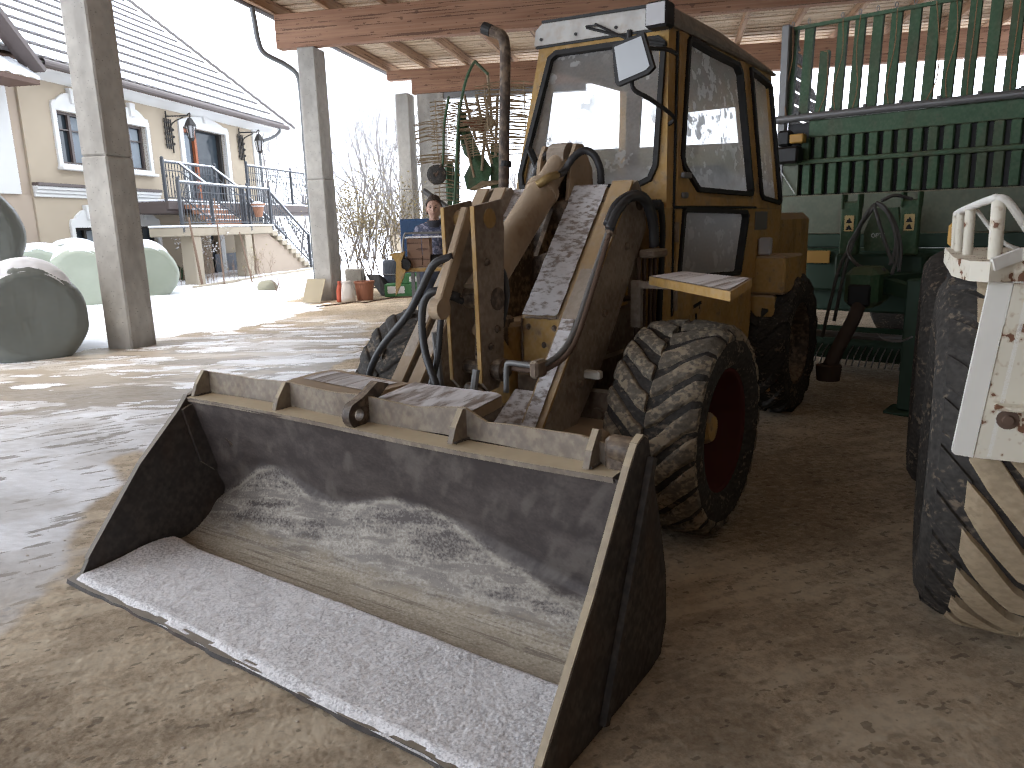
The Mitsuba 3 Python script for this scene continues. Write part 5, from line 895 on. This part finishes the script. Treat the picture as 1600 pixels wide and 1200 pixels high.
tad('deck', M().prism(dk, [0, 0, 1.225], SX, SB, Z, 0.0, 0.05), 'mat_cream'); tad('deck_lip', M().bar((-0.03, -0.758, 1.268), (0.03, -0.724, 1.292), 0.012, 0.03).bar((0.03, -0.724, 1.292), (0.98, -0.724, 1.292), 0.012, 0.03), 'mat_dirtywhite')
rail = tad('rail', M().curve([(0.10, -0.60, 1.275), (0.05, -0.63, 1.345), (0.0, -0.655, 1.415), (-0.025, -0.655, 1.428), (-0.04, -0.62, 1.425), (-0.075, -0.35, 1.405), (-0.085, 0.0, 1.39)], 0.0105, 10, 60).curve([(0.10, -0.35, 1.275), (0.02, -0.38, 1.31), (-0.05, -0.36, 1.40)], 0.006, 8, 20), 'mat_dirtywhite', smooth=True)
for b, s, z, r in ((-0.65, -0.022, 1.425, 0.0165), (-0.40, -0.068, 1.41, 0.0135), (-0.18, -0.08, 1.40, 0.0125), (-0.02, -0.085, 1.39, 0.011)): tad('rail_post', M().tube([(s + 0.004, b, 1.27), (s, b, z)], r, 12), 'mat_cream', rail, 40)
tad('straw', M().hull([(s, b, 1.276 + h) for s, b, h in ((0.05, -0.6, 0), (0.4, -0.6, 0), (0.4, -0.2, 0), (0.05, -0.2, 0), (0.2, -0.4, 0.02))]), 'mat_rust')
tad('tank', M().lathe([(0, 0.2), (0.5, 0.22), (0.62, 0.4), (0.62, 3.5), (0.4, 3.7), (0, 3.7)], [1.15, 0, 1.75], SB, 36), 'mat_cream', smooth=40)
tad('frame', M().cbox([0.6, -0.3, 0.7], [1.6, 3.4, 0.9], 0.02).tube([(0.1, 0, 0.62), (1.9, 0, 0.62)], 0.06, 12).tube([(0.1, 1.32, 0.62), (1.9, 1.32, 0.62)], 0.06, 12), 'mat_grease')
tad('lamp', M().cbox([-0.10, 0.02, 1.28], [-0.03, 0.10, 1.36], 0.01), 'mat_orange')

# ------------------------------------------------------------------ folded hay tedder behind the loader
td = thing('hay_tedder', 'green hay tedder folded upright with rusty spring tines beside the far column', 'hay tedder')
def dad(name, m, mt, parent=td, smooth=False, **k): return add(name, m, mt, parent, I4, smooth, **k)
def X12(x, z, dy=0): s = 1 + dy / 12; return np.array([x * s, 12 + dy, 1.4 + (z - 1.4) * s])
dad('frame', M().curve([X12(-.84, 1.55), X12(-.76, 2.4), X12(-.70, 3.0), X12(-.58, 3.5), X12(-.44, 3.77), X12(-.38, 3.74), X12(-.23, 3.60)], 0.022, 8, 50).curve([X12(-1.0, 2.15), X12(-.96, 2.5), X12(-.93, 2.9), X12(-.84, 3.3)], 0.02, 8, 30), 'mat_green', smooth=True)
dad('boom', M().tube([X12(-.80, 1.2, .1), X12(-.73, 2.6, .1), X12(-.68, 3.2, .1)], 0.03, 8).bar(X12(-.66, 3.0, .2), X12(-.30, 2.1, .2), 0.05, 0.09).bar(X12(-.62, 2.75, .2), X12(-.44, 2.4, .2), 0.05, 0.12).bar(X12(-.92, 1.2, .2), X12(-.86, 2.35, .2), 0.05, 0.08).bar(X12(-.22, 1.0, .3), X12(-.16, 2.6, .3), 0.16, 0.14), 'mat_green')
dad('gearbox', M().hull([X12(-.62, 1.93, .1), X12(-.66, 2.12, .2), X12(-.50, 2.40, .1), X12(-.36, 2.44, .25), X12(-.22, 2.22, .15), X12(-.30, 1.98, .1), X12(-.5, 1.9, .35), X12(-.3, 2.3, .4)]).hull([X12(-.74, 2.75, .1), X12(-.60, 2.72, .1), X12(-.58, 3.05, .15), X12(-.68, 3.1, .1), X12(-.72, 2.95, .3), X12(-.6, 2.9, .3)]).hull([X12(-.72, 2.75, .2), X12(-.55, 2.65, .2), X12(-.38, 2.35, .2), X12(-.50, 2.30, .2), X12(-.64, 2.45, .25), X12(-.5, 2.6, .3)]).cbox(X12(-.95, 1.75, .3), X12(-.80, 2.3, .4), 0.03).hull([X12(-.50, 1.3, .1), X12(-.15, 1.35, .1), X12(-.1, 1.72, .2), X12(-.34, 1.86, .1), X12(-.48, 1.7, .3), X12(-.2, 1.5, .4)]), 'mat_green')
for a, b in (((-.61, 3.32), (-.45, 2.65)), ((-.30, 3.30), (-.20, 2.7)), ((-.24, 3.62), (-.20, 2.9)), ((-.42, 3.3), (-.35, 2.9)), ((-.24, 3.3), (-.38, 2.2)), ((-.10, 3.3), (-.16, 2.4)), ((-0.38, 2.95), (-.22, 2.3)), ((-.66, 2.9), (-.5, 2.1)), ((-.02, 3.3), (-.06, 2.4))):
    dad('tine_arm', M().tube([X12(*a, .15), X12(*b, .1)], 0.022, 8), 'mat_tine', smooth=True)
def comb(p0, p1, d, n, L, droop=0.04):
    m = M(); p0, p1, d = (np.asarray(q, float) for q in (p0, p1, d)); m.tube([p0, p1], 0.008, 6)
    for i in range(n):
        s = p0 + (p1 - p0) * (i + 0.5) / n; w = 0.03 * math.sin(i * 2.3)
        m.tube(spline([s - d * L * 0.25, s + [0, 0, 0.01], s + d * L * 0.4 + [0, 0, droop * 0.2 + w * .4], s + d * L + [0, 0, -droop + w]], 8), 0.008, 4)
    dad('tine_comb', m, 'mat_tine')
comb(X12(-1.05, 3.25), X12(-1.05, 1.6), (1, 0, 0.02), 26, 0.34); comb(X12(-1.1, 2.95), X12(-1.08, 2.65), (-1, 0, 0.02), 8, 0.30); comb(X12(-1.0, 2.45), X12(-1.0, 2.31), (-1, 0, 0.10), 7, 0.38); comb(X12(-0.95, 2.44), X12(-0.95, 2.30), (1, 0, 0.12), 6, 0.22)
comb(X12(-.9, 3.2), X12(-.86, 2.75), (1, 0, 0.1), 12, 0.5); comb(X12(-.30, 3.45), X12(-.24, 2.6), (1, 0, 0.03), 22, 0.62); comb(X12(-.26, 3.2), X12(-.28, 2.6), (-1, 0, 0.08), 14, 0.42); comb(X12(.30, 3.5), X12(.32, 2.4), (-1, 0, 0.05), 22, 0.6); comb(X12(-.5, 2.7), X12(-.5, 2.4), (1, 0, 0.1), 8, 0.4)
dad('guard', M().hull([X12(-.66, 2.93), X12(-.44, 3.0, .1), X12(-.22, 2.98, .2), X12(-.10, 2.88, .2), X12(-.35, 2.76, .1), X12(-.5, 2.82, .25)]), 'mat_orangepot', label='faded orange guard plate')
dad('guard', M().hull([X12(-.58, 1.93), X12(-.38, 2.05, .1), X12(-.10, 2.05, .2), X12(-.12, 2.0), X12(-.42, 1.96), X12(-.55, 1.9, .1)]), 'mat_tine')
dad('support_wheel', M().lathe([(0.03, -0.05), (0.10, -0.06), (0.15, -0.03), (0.15, 0.03), (0.10, 0.06), (0.03, 0.05)], X12(-1.08, 2.16), [0.2, 1, 0.1], 24), 'mat_tyre', smooth=40)
dad('wheel_hub', M().lathe([(0, -0.04), (0.085, -0.02), (0.09, 0.0), (0, 0.03)], X12(-1.08, 2.16), [0.2, 1, 0.1], 16).tube([X12(-1.08, 2.16, -.06), X12(-1.0, 2.32, -.05)], 0.015, 6), 'mat_rust', smooth=40)
dad('pole', M().tube([X12(-1.30, 1.93), X12(-0.80, 1.55)], 0.045, 10), 'mat_downpipe', smooth=40)
dad('stand', M().bar(X12(-.2, 0, .3), X12(-.2, 1.3, .3), 0.14, 0.14, (0, 1, 0)).bar(X12(-.85, 0, .3), X12(-.85, 1.4, .3), 0.1, 0.1, (0, 1, 0)).bar(X12(-.9, .5, .3), X12(0, .5, .3), 0.1, 0.1), 'mat_green')

# ------------------------------------------------------------------ saw bench, things on the floor, person
bn = thing('work_bench', 'yellow framed work bench in front of the man left of the loader', 'work bench')
def pad(name, m, mt, parent, smooth=False, **k): return add(name, m, mt, parent, I4, smooth, **k)
pad('table', M().cbox([-1.06, 7.5, 0.945], [-0.45, 8.0, 0.99], 0.008), 'mat_yellow', bn)
pad('end_plate', M().prism([(-1.17, 1.13), (-1.02, 1.15), (-1.06, 1.06), (-1.06, 0.99), (-1.02, 0.97), (-1.10, 0.78), (-1.135, 0.72), (-1.12, 0.95), (-1.11, 1.05)], [0, 7.48, 0], SX, Z, SB, -0.03, 0.03), 'mat_yellow', bn)
for x, y in ((-0.98, 7.52), (-0.98, 7.95), (-0.5, 7.52), (-0.5, 7.95)): pad('leg', M().cbox([x, y, 0], [x + 0.035, y + 0.035, 0.944]), 'mat_greymetal', bn)
pad('motor', M().tube([(-1.03, 7.46, 1.02), (-1.03, 7.60, 1.04)], 0.06, 14).tube([(-0.9, 7.6, 1.06), (-0.60, 7.6, 1.06)], 0.05, 12).cbox([-0.72, 7.55, 0.7], [-0.56, 7.8, 0.94], 0.02), 'mat_rubber', bn, 40)
bx_ = thing('wooden_box', 'brown wooden box standing on the yellow work bench', 'box')
pad('panel', M().cbox([-1.005, 7.52, 0.992], [-0.86, 7.54, 1.275], 0.003).cbox([-0.855, 7.52, 0.992], [-0.78, 7.54, 1.275], 0.003).cbox([-1.005, 7.54, 0.992], [-0.985, 7.78, 1.275]).cbox([-0.80, 7.54, 0.992], [-0.78, 7.78, 1.275]), 'mat_plank', bx_)
pad('lid', M().cbox([-1.02, 7.48, 1.277], [-0.50, 7.8, 1.29], 0.003), 'mat_frost', bx_)
pad('tube_frame', M().curve([(-1.03, 7.5, 1.05), (-1.04, 7.5, 1.2), (-1.02, 7.5, 1.31), (-0.97, 7.5, 1.325), (-0.7, 7.5, 1.325), (-0.45, 7.5, 1.33)], 0.011, 8, 40), 'mat_greymetal', bx_, True)
cab_ = thing('blue_cabinet', 'blue sheet metal cabinet behind the man at the far column', 'cabinet')
pad('body', M().cbox([-2.2, 15.6, 0.05], [-1.2, 16.1, 1.53], 0.015), 'mat_blue', cab_); pad('door', M().cbox([-2.03, 15.585, 0.1], [-1.22, 15.598, 1.50], 0.006), 'mat_blue', cab_); pad('handle', M().cbox([-1.36, 15.56, 0.8], [-1.33, 15.585, 0.95], 0.005), 'mat_greymetal', cab_)
t = thing('board', 'pale grey board leaning against the foot of the middle column', 'board')
pad('panel', M().hull([np.array(p) for p in ((-3.98, 14.32, 0.01), (-3.60, 14.20, 0.01), (-3.92, 14.60, 0.44), (-3.54, 14.50, 0.44), (-3.98, 14.35, 0.01), (-3.60, 14.23, 0.01), (-3.92, 14.63, 0.44), (-3.54, 14.53, 0.44))]), 'mat_cardboard', t)
t = thing('feed_sack', 'white and red plastic sack standing right of the middle column', 'sack')
for nm, cx, rx, mt in (('bag', -3.12, 0.165, 'mat_sack'), ('red_side', -3.24, 0.07, 'mat_redplastic')):
    m = M().lathe([(0, 0.0), (1, 0.0), (1.05, 0.08), (0.97, 0.2), (0.75, 0.30), (0.6, 0.33), (0.66, 0.37), (0.4, 0.39), (0, 0.38)], [0, 0, 0], [0, 0, 1], 24); v, f = m.get(); v = v * [rx, 0.12, 1]; v = v + (nfbm(v * 12, 3, 4)[:, None] - 0.5) * [0.05, 0.04, 0.03] + [cx, 14.35, 0.01]; v[:, 2] = np.maximum(v[:, 2], 0.0); pad(nm, (v, f), mt, t, True)
t = thing('orange_bucket', 'orange plastic bucket beside the white and red sack', 'bucket')
pad('tub', M().lathe([(0, 0.0), (0.15, 0.0), (0.185, 0.33), (0.20, 0.33), (0.20, 0.37), (0.18, 0.37), (0.15, 0.03), (0, 0.03)], [-2.82, 14.6, 0.0], [0, 0, 1], 24), 'mat_orangepot', t, 40)
t = thing('seed_box', 'green printed box with a white panel lying on the floor by the barrel', 'box')
pad('carton', M().cbox([-2.50, 15.0, 0.01], [-1.6, 15.4, 0.26], 0.01).cbox([-2.16, 15.05, 0.263], [-1.6, 15.35, 0.46], 0.01), 'mat_boxgreen', t); pad('print', M().cbox([-2.44, 14.994, 0.08], [-2.10, 14.998, 0.22]), 'mat_whiteprint', t); pad('print', M().cbox([-2.0, 15.044, 0.30], [-1.75, 15.048, 0.40], 0.001), 'mat_whiteprint', t)
t = thing('barrel', 'dark grey barrel standing behind the green box', 'barrel')
pad('drum', M().lathe([(0, 0.02), (0.20, 0.02), (0.25, 0.1), (0.27, 0.35), (0.265, 0.40), (0.275, 0.42), (0.27, 0.65), (0.25, 0.70), (0, 0.70)], [-2.38, 15.9, 0.0], [0, 0, 1], 28), 'mat_barrel', t, 35); pad('hoop', M().lathe([(0.28, 0.40), (0.285, 0.41), (0.28, 0.43)], [-2.38, 15.9, 0.0], [0, 0, 1], 28), 'mat_greymetal', t)
t = thing('cable', 'thin brown cable lying on the floor from the middle column', 'cable', 'cables on the floor')
pad('line', M().curve([(-3.5, 13.5, 0.012), (-3.1, 13.9, 0.012), (-2.9, 14.1, 0.02), (-2.7, 14.0, 0.012), (-2.6, 14.3, 0.012), (-2.3, 14.8, 0.012), (-1.9, 14.9, 0.012)], 0.012, 6, 40), 'mat_rust', t, True)
t = thing('cable', 'thin brown cable curled on the dirt floor behind the left front tyre', 'cable', 'cables on the floor'); pad('line', M().curve([(-1.6, 11.4, .04), (-1.75, 10.6, .02), (-1.7, 10.0, .02), (-1.4, 9.9, .02), (-1.1, 10.1, .02)], 0.01, 6, 30), 'mat_rust', t, True)
t = thing('wheelbarrow', 'dark metal barrow front lying by the green box', 'wheelbarrow')
pad('tray', M().hull([(-3.0, 15.8, 0.42), (-2.7, 15.8, 0.40), (-2.62, 15.3, 0.02), (-2.45, 15.3, 0.02), (-2.5, 15.8, 0.25), (-2.7, 15.6, 0.42)]), 'mat_blackiron', t); pad('leg', M().tube([(-3.05, 15.6, 0.05), (-3.0, 15.7, 0.4)], 0.015, 6).tube([(-3.1, 15.6, 0.18), (-2.6, 15.5, 0.15)], 0.015, 6), 'mat_blackiron', t)
t = thing('boulder', 'mossy grey boulder sticking out of the snow left of the middle column', 'rock')
bs = trimesh.creation.icosphere(3); v = np.asarray(bs.vertices); v = v * (1 + 0.5 * (nfbm(v * 1.3 + 3, 3) - 0.5))[:, None] * [0.22, 0.2, 0.17] + [-5.45, 16.9, 0.13]; pad('stone', (v, bs.faces), 'mat_stone', t, 30)
t = thing('concrete_block', 'grey concrete block behind the middle column', 'block'); pad('stone', M().cbox([-3.40, 15.6, 0], [-3.05, 15.9, 0.55], 0.02), 'mat_concrete', t)

# the man: one continuous body
def body(joints, bones, ref=0.03, it=6):
    def ball(p, r): return m3.Manifold.sphere(r, 20).translate([float(q) for q in p])
    parts = [m3.Manifold.batch_hull([ball(*joints[a]), ball(*joints[b])]) for a, b in bones]
    b = m3.Manifold.batch_boolean(parts, m3.OpType.Add).refine_to_length(ref).to_mesh()
    tm = trimesh.Trimesh(b.vert_properties[:, :3], b.tri_verts); trimesh.smoothing.filter_taubin(tm, iterations=it); return tm
pn = thing('person', 'man with short dark hair and patterned blue grey jacket standing behind the work bench', 'person')
px, py = -0.80, 8.35
J = {k: (np.array([px + a, py + b, c]), r) for k, (a, b, c, r) in dict(hl=(-.10, .02, .88, .12), hr=(.10, .02, .88, .12), kl=(-.11, -.01, .48, .065), kr=(.11, -.01, .48, .065), al=(-.12, .03, .09, .045), ar=(.12, .03, .09, .045), tl=(-.13, -.14, .05, .035), tr=(.13, -.14, .05, .035),
     w=(0, 0, 1.05, .135), ch=(0, 0, 1.22, .14), sl=(-.165, .02, 1.34, .065), sr=(.165, .02, 1.34, .065), nk=(0, .0, 1.40, .058), nt=(0, -.01, 1.47, .055), el=(-.27, -.02, 1.12, .045), er=(.27, -.02, 1.12, .045), wl=(-.22, -.24, 1.04, .032), wr=(.22, -.24, 1.04, .032)).items()}
tm = body(J, [('hl', 'kl'), ('kl', 'al'), ('al', 'tl'), ('hr', 'kr'), ('kr', 'ar'), ('ar', 'tr'), ('hl', 'hr'), ('hl', 'w'), ('hr', 'w'), ('w', 'ch'), ('ch', 'sl'), ('ch', 'sr'), ('sl', 'sr'), ('sl', 'nk'), ('sr', 'nk'), ('nk', 'nt'), ('sl', 'el'), ('el', 'wl'), ('sr', 'er'), ('er', 'wr')])
fc = tm.triangles_center[:, 2]; top = (np.abs(tm.triangles_center[:, 0] - px) > 0.0) & (fc > 0.90)
for nm, sel, mt in (('jacket', top & (fc < 1.425), 'mat_jacket'), ('body', fc >= 1.425, 'mat_skin'), ('trousers', (~top) & (fc > 0.12), 'mat_trousers'), ('boot', (fc <= 0.12) & (tm.triangles_center[:, 0] < px), 'mat_boot'), ('boot', (fc <= 0.12) & (tm.triangles_center[:, 0] >= px), 'mat_boot')):
    sm = tm.submesh([np.nonzero(sel)[0]], append=True); pad(nm, (np.asarray(sm.vertices), np.asarray(sm.faces)), mt, pn, True)
pad('collar', M().lathe([(0.075, -0.03), (0.085, 0.02), (0.078, 0.045), (0.062, 0.04), (0.06, -0.01)], [px, py - 0.005, 1.41], [0, -0.1, 1], 20), 'mat_collar', pn, True)
hs = trimesh.creation.icosphere(4); v = np.asarray(hs.vertices).copy(); d = v.copy()
hx, hy, hz_ = v[:, 0], v[:, 1], v[:, 2]; face = np.clip(-hy, 0, 1)
g = lambda x0, z0, wx, wz: np.exp(-((hx - x0) / wx) ** 2 - ((hz_ - z0) / wz) ** 2) * face
R_ = 1 - 0.12 * np.clip(-hz_ - 0.1, 0, 1) * np.abs(hx) * 1.6 + 0.17 * g(0, -0.12, 0.13, 0.20) + 0.08 * g(0, -0.22, 0.17, 0.10) - 0.06 * (g(0.33, 0.06, 0.15, 0.10) + g(-0.33, 0.06, 0.15, 0.10)) + 0.05 * g(0, -0.48, 0.24, 0.08) + 0.04 * g(0, -0.82, 0.3, 0.2) - 0.03 * g(0, -0.62, .25, .06) + 0.03 * g(0, 0.22, 0.6, 0.08)
v = v * R_[:, None] * [0.078, 0.098, 0.122] + [px + 0.005, py - 0.03, 1.575]; pad('head', (v, hs.faces), 'mat_skin', pn, True)
hc = d.copy(); keep = (d[:, 2] > 0.05 + 0.50 * np.clip(-d[:, 1] * 1.3, 0, 1)) | ((d[:, 1] > 0.1) & (d[:, 2] > -0.5))
fsel = np.all(keep[hs.faces], 1); hv = d * [0.089, 0.113, 0.142] * (1 + 0.24 * (nfbm(d * 7, 3, 4) - 0.42))[:, None] + [px + 0.005, py - 0.024, 1.578]; pad('hair', (hv, np.asarray(hs.faces)[fsel]), 'mat_hair', pn, True)
for s in (-1, 1):
    ec = np.array([px + 0.005 + s * 0.028, py - 0.03 - 0.088, 1.582]); pad('eye', M().ball(ec, (0.011, 0.006, 0.006), 1), 'mat_eye', pn); pad('eyebrow', M().tube([ec + [-0.016, -.004, .014], ec + [0, -.008, .018], ec + [0.016, -.002, .013]], 0.0035, 5), 'mat_hair', pn)
    pad('ear', M().ball([px + 0.005 + s * 0.079, py - 0.02, 1.565], (0.012, 0.022, 0.032), 1), 'mat_skin', pn, True)
    wj = J['wl' if s < 0 else 'wr'][0]; m = M().ball(wj + [0, -.05, -.005], (0.036, 0.045, 0.016), 2)
    for i in range(4): m.curve([wj + [(-.024 + .016 * i), -.085, -.002], wj + [(-.026 + .017 * i), -.12 - 0.008 * (i in (1, 2)), -.006], wj + [(-.026 + .017 * i), -.14 - .01 * (i in (1, 2)), -.03]], 0.008, 6, 9)
    m.curve([wj + [-s * .03, -.04, -.002], wj + [-s * .05, -.07, -.008], wj + [-s * .048, -.095, -.016]], 0.009, 6, 9); pad('hand', m, 'mat_skin', pn, True)
pad('mouth', M().tube([(px - 0.018, py - 0.128, 1.515), (px + 0.005, py - 0.133, 1.516), (px + 0.028, py - 0.128, 1.515)], 0.004, 5), 'mat_lip', pn)
# ------------------------------------------------------------------ bare shrubs and trees
def branches(m, lm, p, d, L, r, depth, rg, spread=0.5, leaf=0.0, up=0.15):
    n = 4; pts = [np.array(p, float)]; d = np.array(d, float)
    for i in range(n):
        d = d + rg.normal(0, 0.10, 3) + [0, 0, up * 0.25]; d /= np.linalg.norm(d); pts.append(pts[-1] + d * L / n)
    m.tube(pts, np.linspace(r, r * 0.55, n + 1), 4 if depth < 2 else 5, False)
    if leaf and depth <= 1:
        for q in pts[1:]:
            for _ in range(3):
                if rg.random() < leaf:
                    a = q + rg.normal(0, 0.05, 3); u = rg.normal(0, 1, 3); u /= np.linalg.norm(u); w = np.cross(u, rg.normal(0, 1, 3)); w /= np.linalg.norm(w) + 1e-9; s = rg.uniform(0.018, 0.042)
                    lm.put([a - u * s, a + w * s * 0.6, a + u * s, a - w * s * 0.6], [[0, 1, 2], [0, 2, 3]])
    if depth == 0: return
    for j in range(rg.integers(2, 4)):
        t = rg.uniform(0.35, 1.0); k = min(n - 1, int(t * n)); q = pts[k] + (pts[k + 1] - pts[k]) * (t * n - k)
        dd = d + rg.normal(0, spread, 3) + [0, 0, up]; dd /= np.linalg.norm(dd); branches(m, lm, q, dd, L * rg.uniform(0.55, 0.85), r * 0.55, depth - 1, rg, spread, leaf, up)
def shrub(name, lab, cat, x, y, hgt, stems, depth, seed, leaf=0.0, spread=0.45, r=0.018, base=0.15, grp=None, z=0.0, bark='mat_twig', lmat='mat_dryleaf', lean=0.25):
    rg = np.random.default_rng(seed); t = thing(name, lab, cat, grp or {'bare_tree': 'bare trees beyond the shed', 'garden_shrub': 'shrubs between the far columns'}.get(name)); lm = M()
    for i in range(stems):
        m = M(); a = rg.uniform(0, 6.28); d = np.array([math.cos(a) * lean, math.sin(a) * lean, 1]); d /= np.linalg.norm(d)
        branches(m, lm, [x + rg.normal(0, base), y + rg.normal(0, base), z], d, hgt * rg.uniform(0.35, 0.5), r * rg.uniform(0.7, 1.1), depth, rg, spread, leaf); add('stem' if cat != 'tree' else 'trunk', m, bark, t)
    if lm.n: add('leaves', lm, lmat, t, kind='stuff')
shrub('garden_shrub', 'leafy brown shrub just right of the middle column', 'shrub', -3.2, 17.5, 2.3, 9, 4, 1, 0.16, base=0.3, lean=0.35)
shrub('garden_shrub', 'dry leaved shrub in the gap left of the blue cabinet', 'shrub', -2.7, 18.5, 2.6, 9, 4, 2, 0.20, base=0.35, lean=0.3)
shrub('garden_shrub', 'tall thin shrub mid gap between the two far columns', 'shrub', -3.9, 20.5, 3.4, 8, 4, 3, 0.12, base=0.3)
shrub('bare_tree', 'bare multi stemmed tree right of the middle column', 'tree', -6.0, 31, 8.2, 9, 5, 4, 0, 0.33, 0.05, 0.5, bark='mat_bark', lean=0.45)
shrub('bare_tree', 'bare spreading tree left of the far column', 'tree', -3.6, 33, 8.6, 9, 5, 5, 0, 0.35, 0.05, 0.5, bark='mat_bark', lean=0.45)
shrub('bare_tree', 'bare tree behind the balcony railing right of the farmhouse', 'tree', -12.2, 40, 9.0, 6, 5, 6, 0, 0.35, 0.06, 0.6, bark='mat_bark', lean=0.45)
shrub('bare_tree', 'low bare tree half hidden by the middle column', 'tree', -9.6, 36, 8.0, 6, 5, 7, 0, 0.36, 0.05, 0.6, bark='mat_bark', lean=0.5)
shrub('bare_tree', 'distant bare tree above the dry leaved shrubs', 'tree', -5.2, 42, 11.5, 8, 5, 8, 0, 0.33, 0.06, 0.8, bark='mat_bark', lean=0.5)
shrub('bare_tree', 'bare tree behind the hay tedder', 'tree', 0.5, 36, 6.0, 6, 4, 9, 0, 0.35, 0.06, 0.8, bark='mat_bark', lean=0.5)
shrub('stair_shrub', 'bare brown shrub under the stone staircase', 'shrub', -7.0, 20.9, 1.0, 10, 3, 10, 0.02, base=0.35, bark='mat_cane', r=0.010)
shrub('low_shrub', 'small bare shrub beside the boulder', 'shrub', -5.0, 16.6, 0.7, 6, 2, 11, 0, base=0.1, bark='mat_cane', r=0.008)
shrub('evergreen_bush', 'small dark green bush beside the landing pillar', 'shrub', -9.3, 21.3, 0.5, 16, 2, 12, 0.95, 0.8, 0.008, 0.2, lmat='mat_evergreen', bark='mat_cane')
shrub('climbing_rose', 'snowy twiggy bush in front of the landing railing', 'shrub', -8.35, 20.6, 2.0, 7, 3, 13, 0.10, 0.4, 0.010, 0.22, lmat='mat_snow', bark='mat_cane', lean=0.12)
shrub('snowy_bush', 'snow covered bush at the left edge against the house corner', 'shrub', -13.6, 17.9, 1.2, 14, 3, 14, 0.9, 0.6, 0.012, 0.5, lmat='mat_snow', bark='mat_bark', z=0.9, lean=0.6)
shrub('garden_canes', 'thin brown canes standing in the snow before the landing', 'plant', -7.7, 19.6, 0.9, 9, 1, 15, 0, 0.2, 0.008, 0.5, bark='mat_cane', lean=0.12)
for x, y, h, l, lab in ((-7.75, 19.0, 1.75, -0.16, 'thick weathered stake leaning left in front of the landing'), (-7.35, 19.4, 2.2, -0.03, 'tall thin stake in front of the landing railing'), (-6.75, 19.8, 1.35, -0.22, 'short thin stake right of the tall stake')):
    t = thing('garden_stake', lab, 'stake', 'stakes before the landing'); add('pole', M().tube([(x, y, -0.05), (x + l * 0.5, y, h * 0.5), (x + l, y, h)], [0.035 if h < 2 and h > 1.5 else 0.02, 0.03 if h < 2 and h > 1.5 else 0.018, 0.025 if h < 2 and h > 1.5 else 0.014], 7), 'mat_cane', t)
t = thing('garden_kerb', 'low stone edging along the foot of the staircase', 'kerb')
for i in range(9): add('kerb_stone', M().cbox([-8.6 + 0.95 * i, 2.75, -0.1], [-8.6 + 0.95 * i + 0.93, 2.9, 0.10], 0.015), 'mat_stepstone', t, HOUSE)
t = thing('neighbour_house', 'pale ochre house wall far behind the dry leaved shrubs', 'house')
add('wall', M().cbox([-6.8, 44, -0.1], [-3.6, 50, 1.5]), 'mat_plaster', t); add('roof', M().hull([(x, y, z) for x in (-7, -3.4) for y, z in ((43.7, 1.5), (50, 1.5), (47, 3.0))]), 'mat_snow', t)
# clods, straw and stones scattered on the barn floor
m = M(); rg = np.random.default_rng(5)
for i in range(3000):
    x = rg.uniform(-2.3, 2.6); y = 1.0 + 6.5 * rg.random() ** 2
    if -0.02 < (np.array([x, y]) - LOADER[:2, 3]) @ LOADER[:2, 0] < 2.24 and (np.array([x, y]) - LOADER[:2, 3]) @ LOADER[:2, 1] > -0.02: continue
    s = 0.0016 + 0.004 * rg.random() ** 3 + (0.006 if rg.random() < 0.02 else 0); q = rg.normal(0, 1, (9, 3)); q /= np.linalg.norm(q, axis=1, keepdims=True); m.hull(q * [s * 1.5, s, s * 0.6] + [x, y, s * 0.3])
add('dirt_clods', m, 'mat_brown', label='small dark clods scattered over the dirt floor', cat='dirt', kind='stuff')
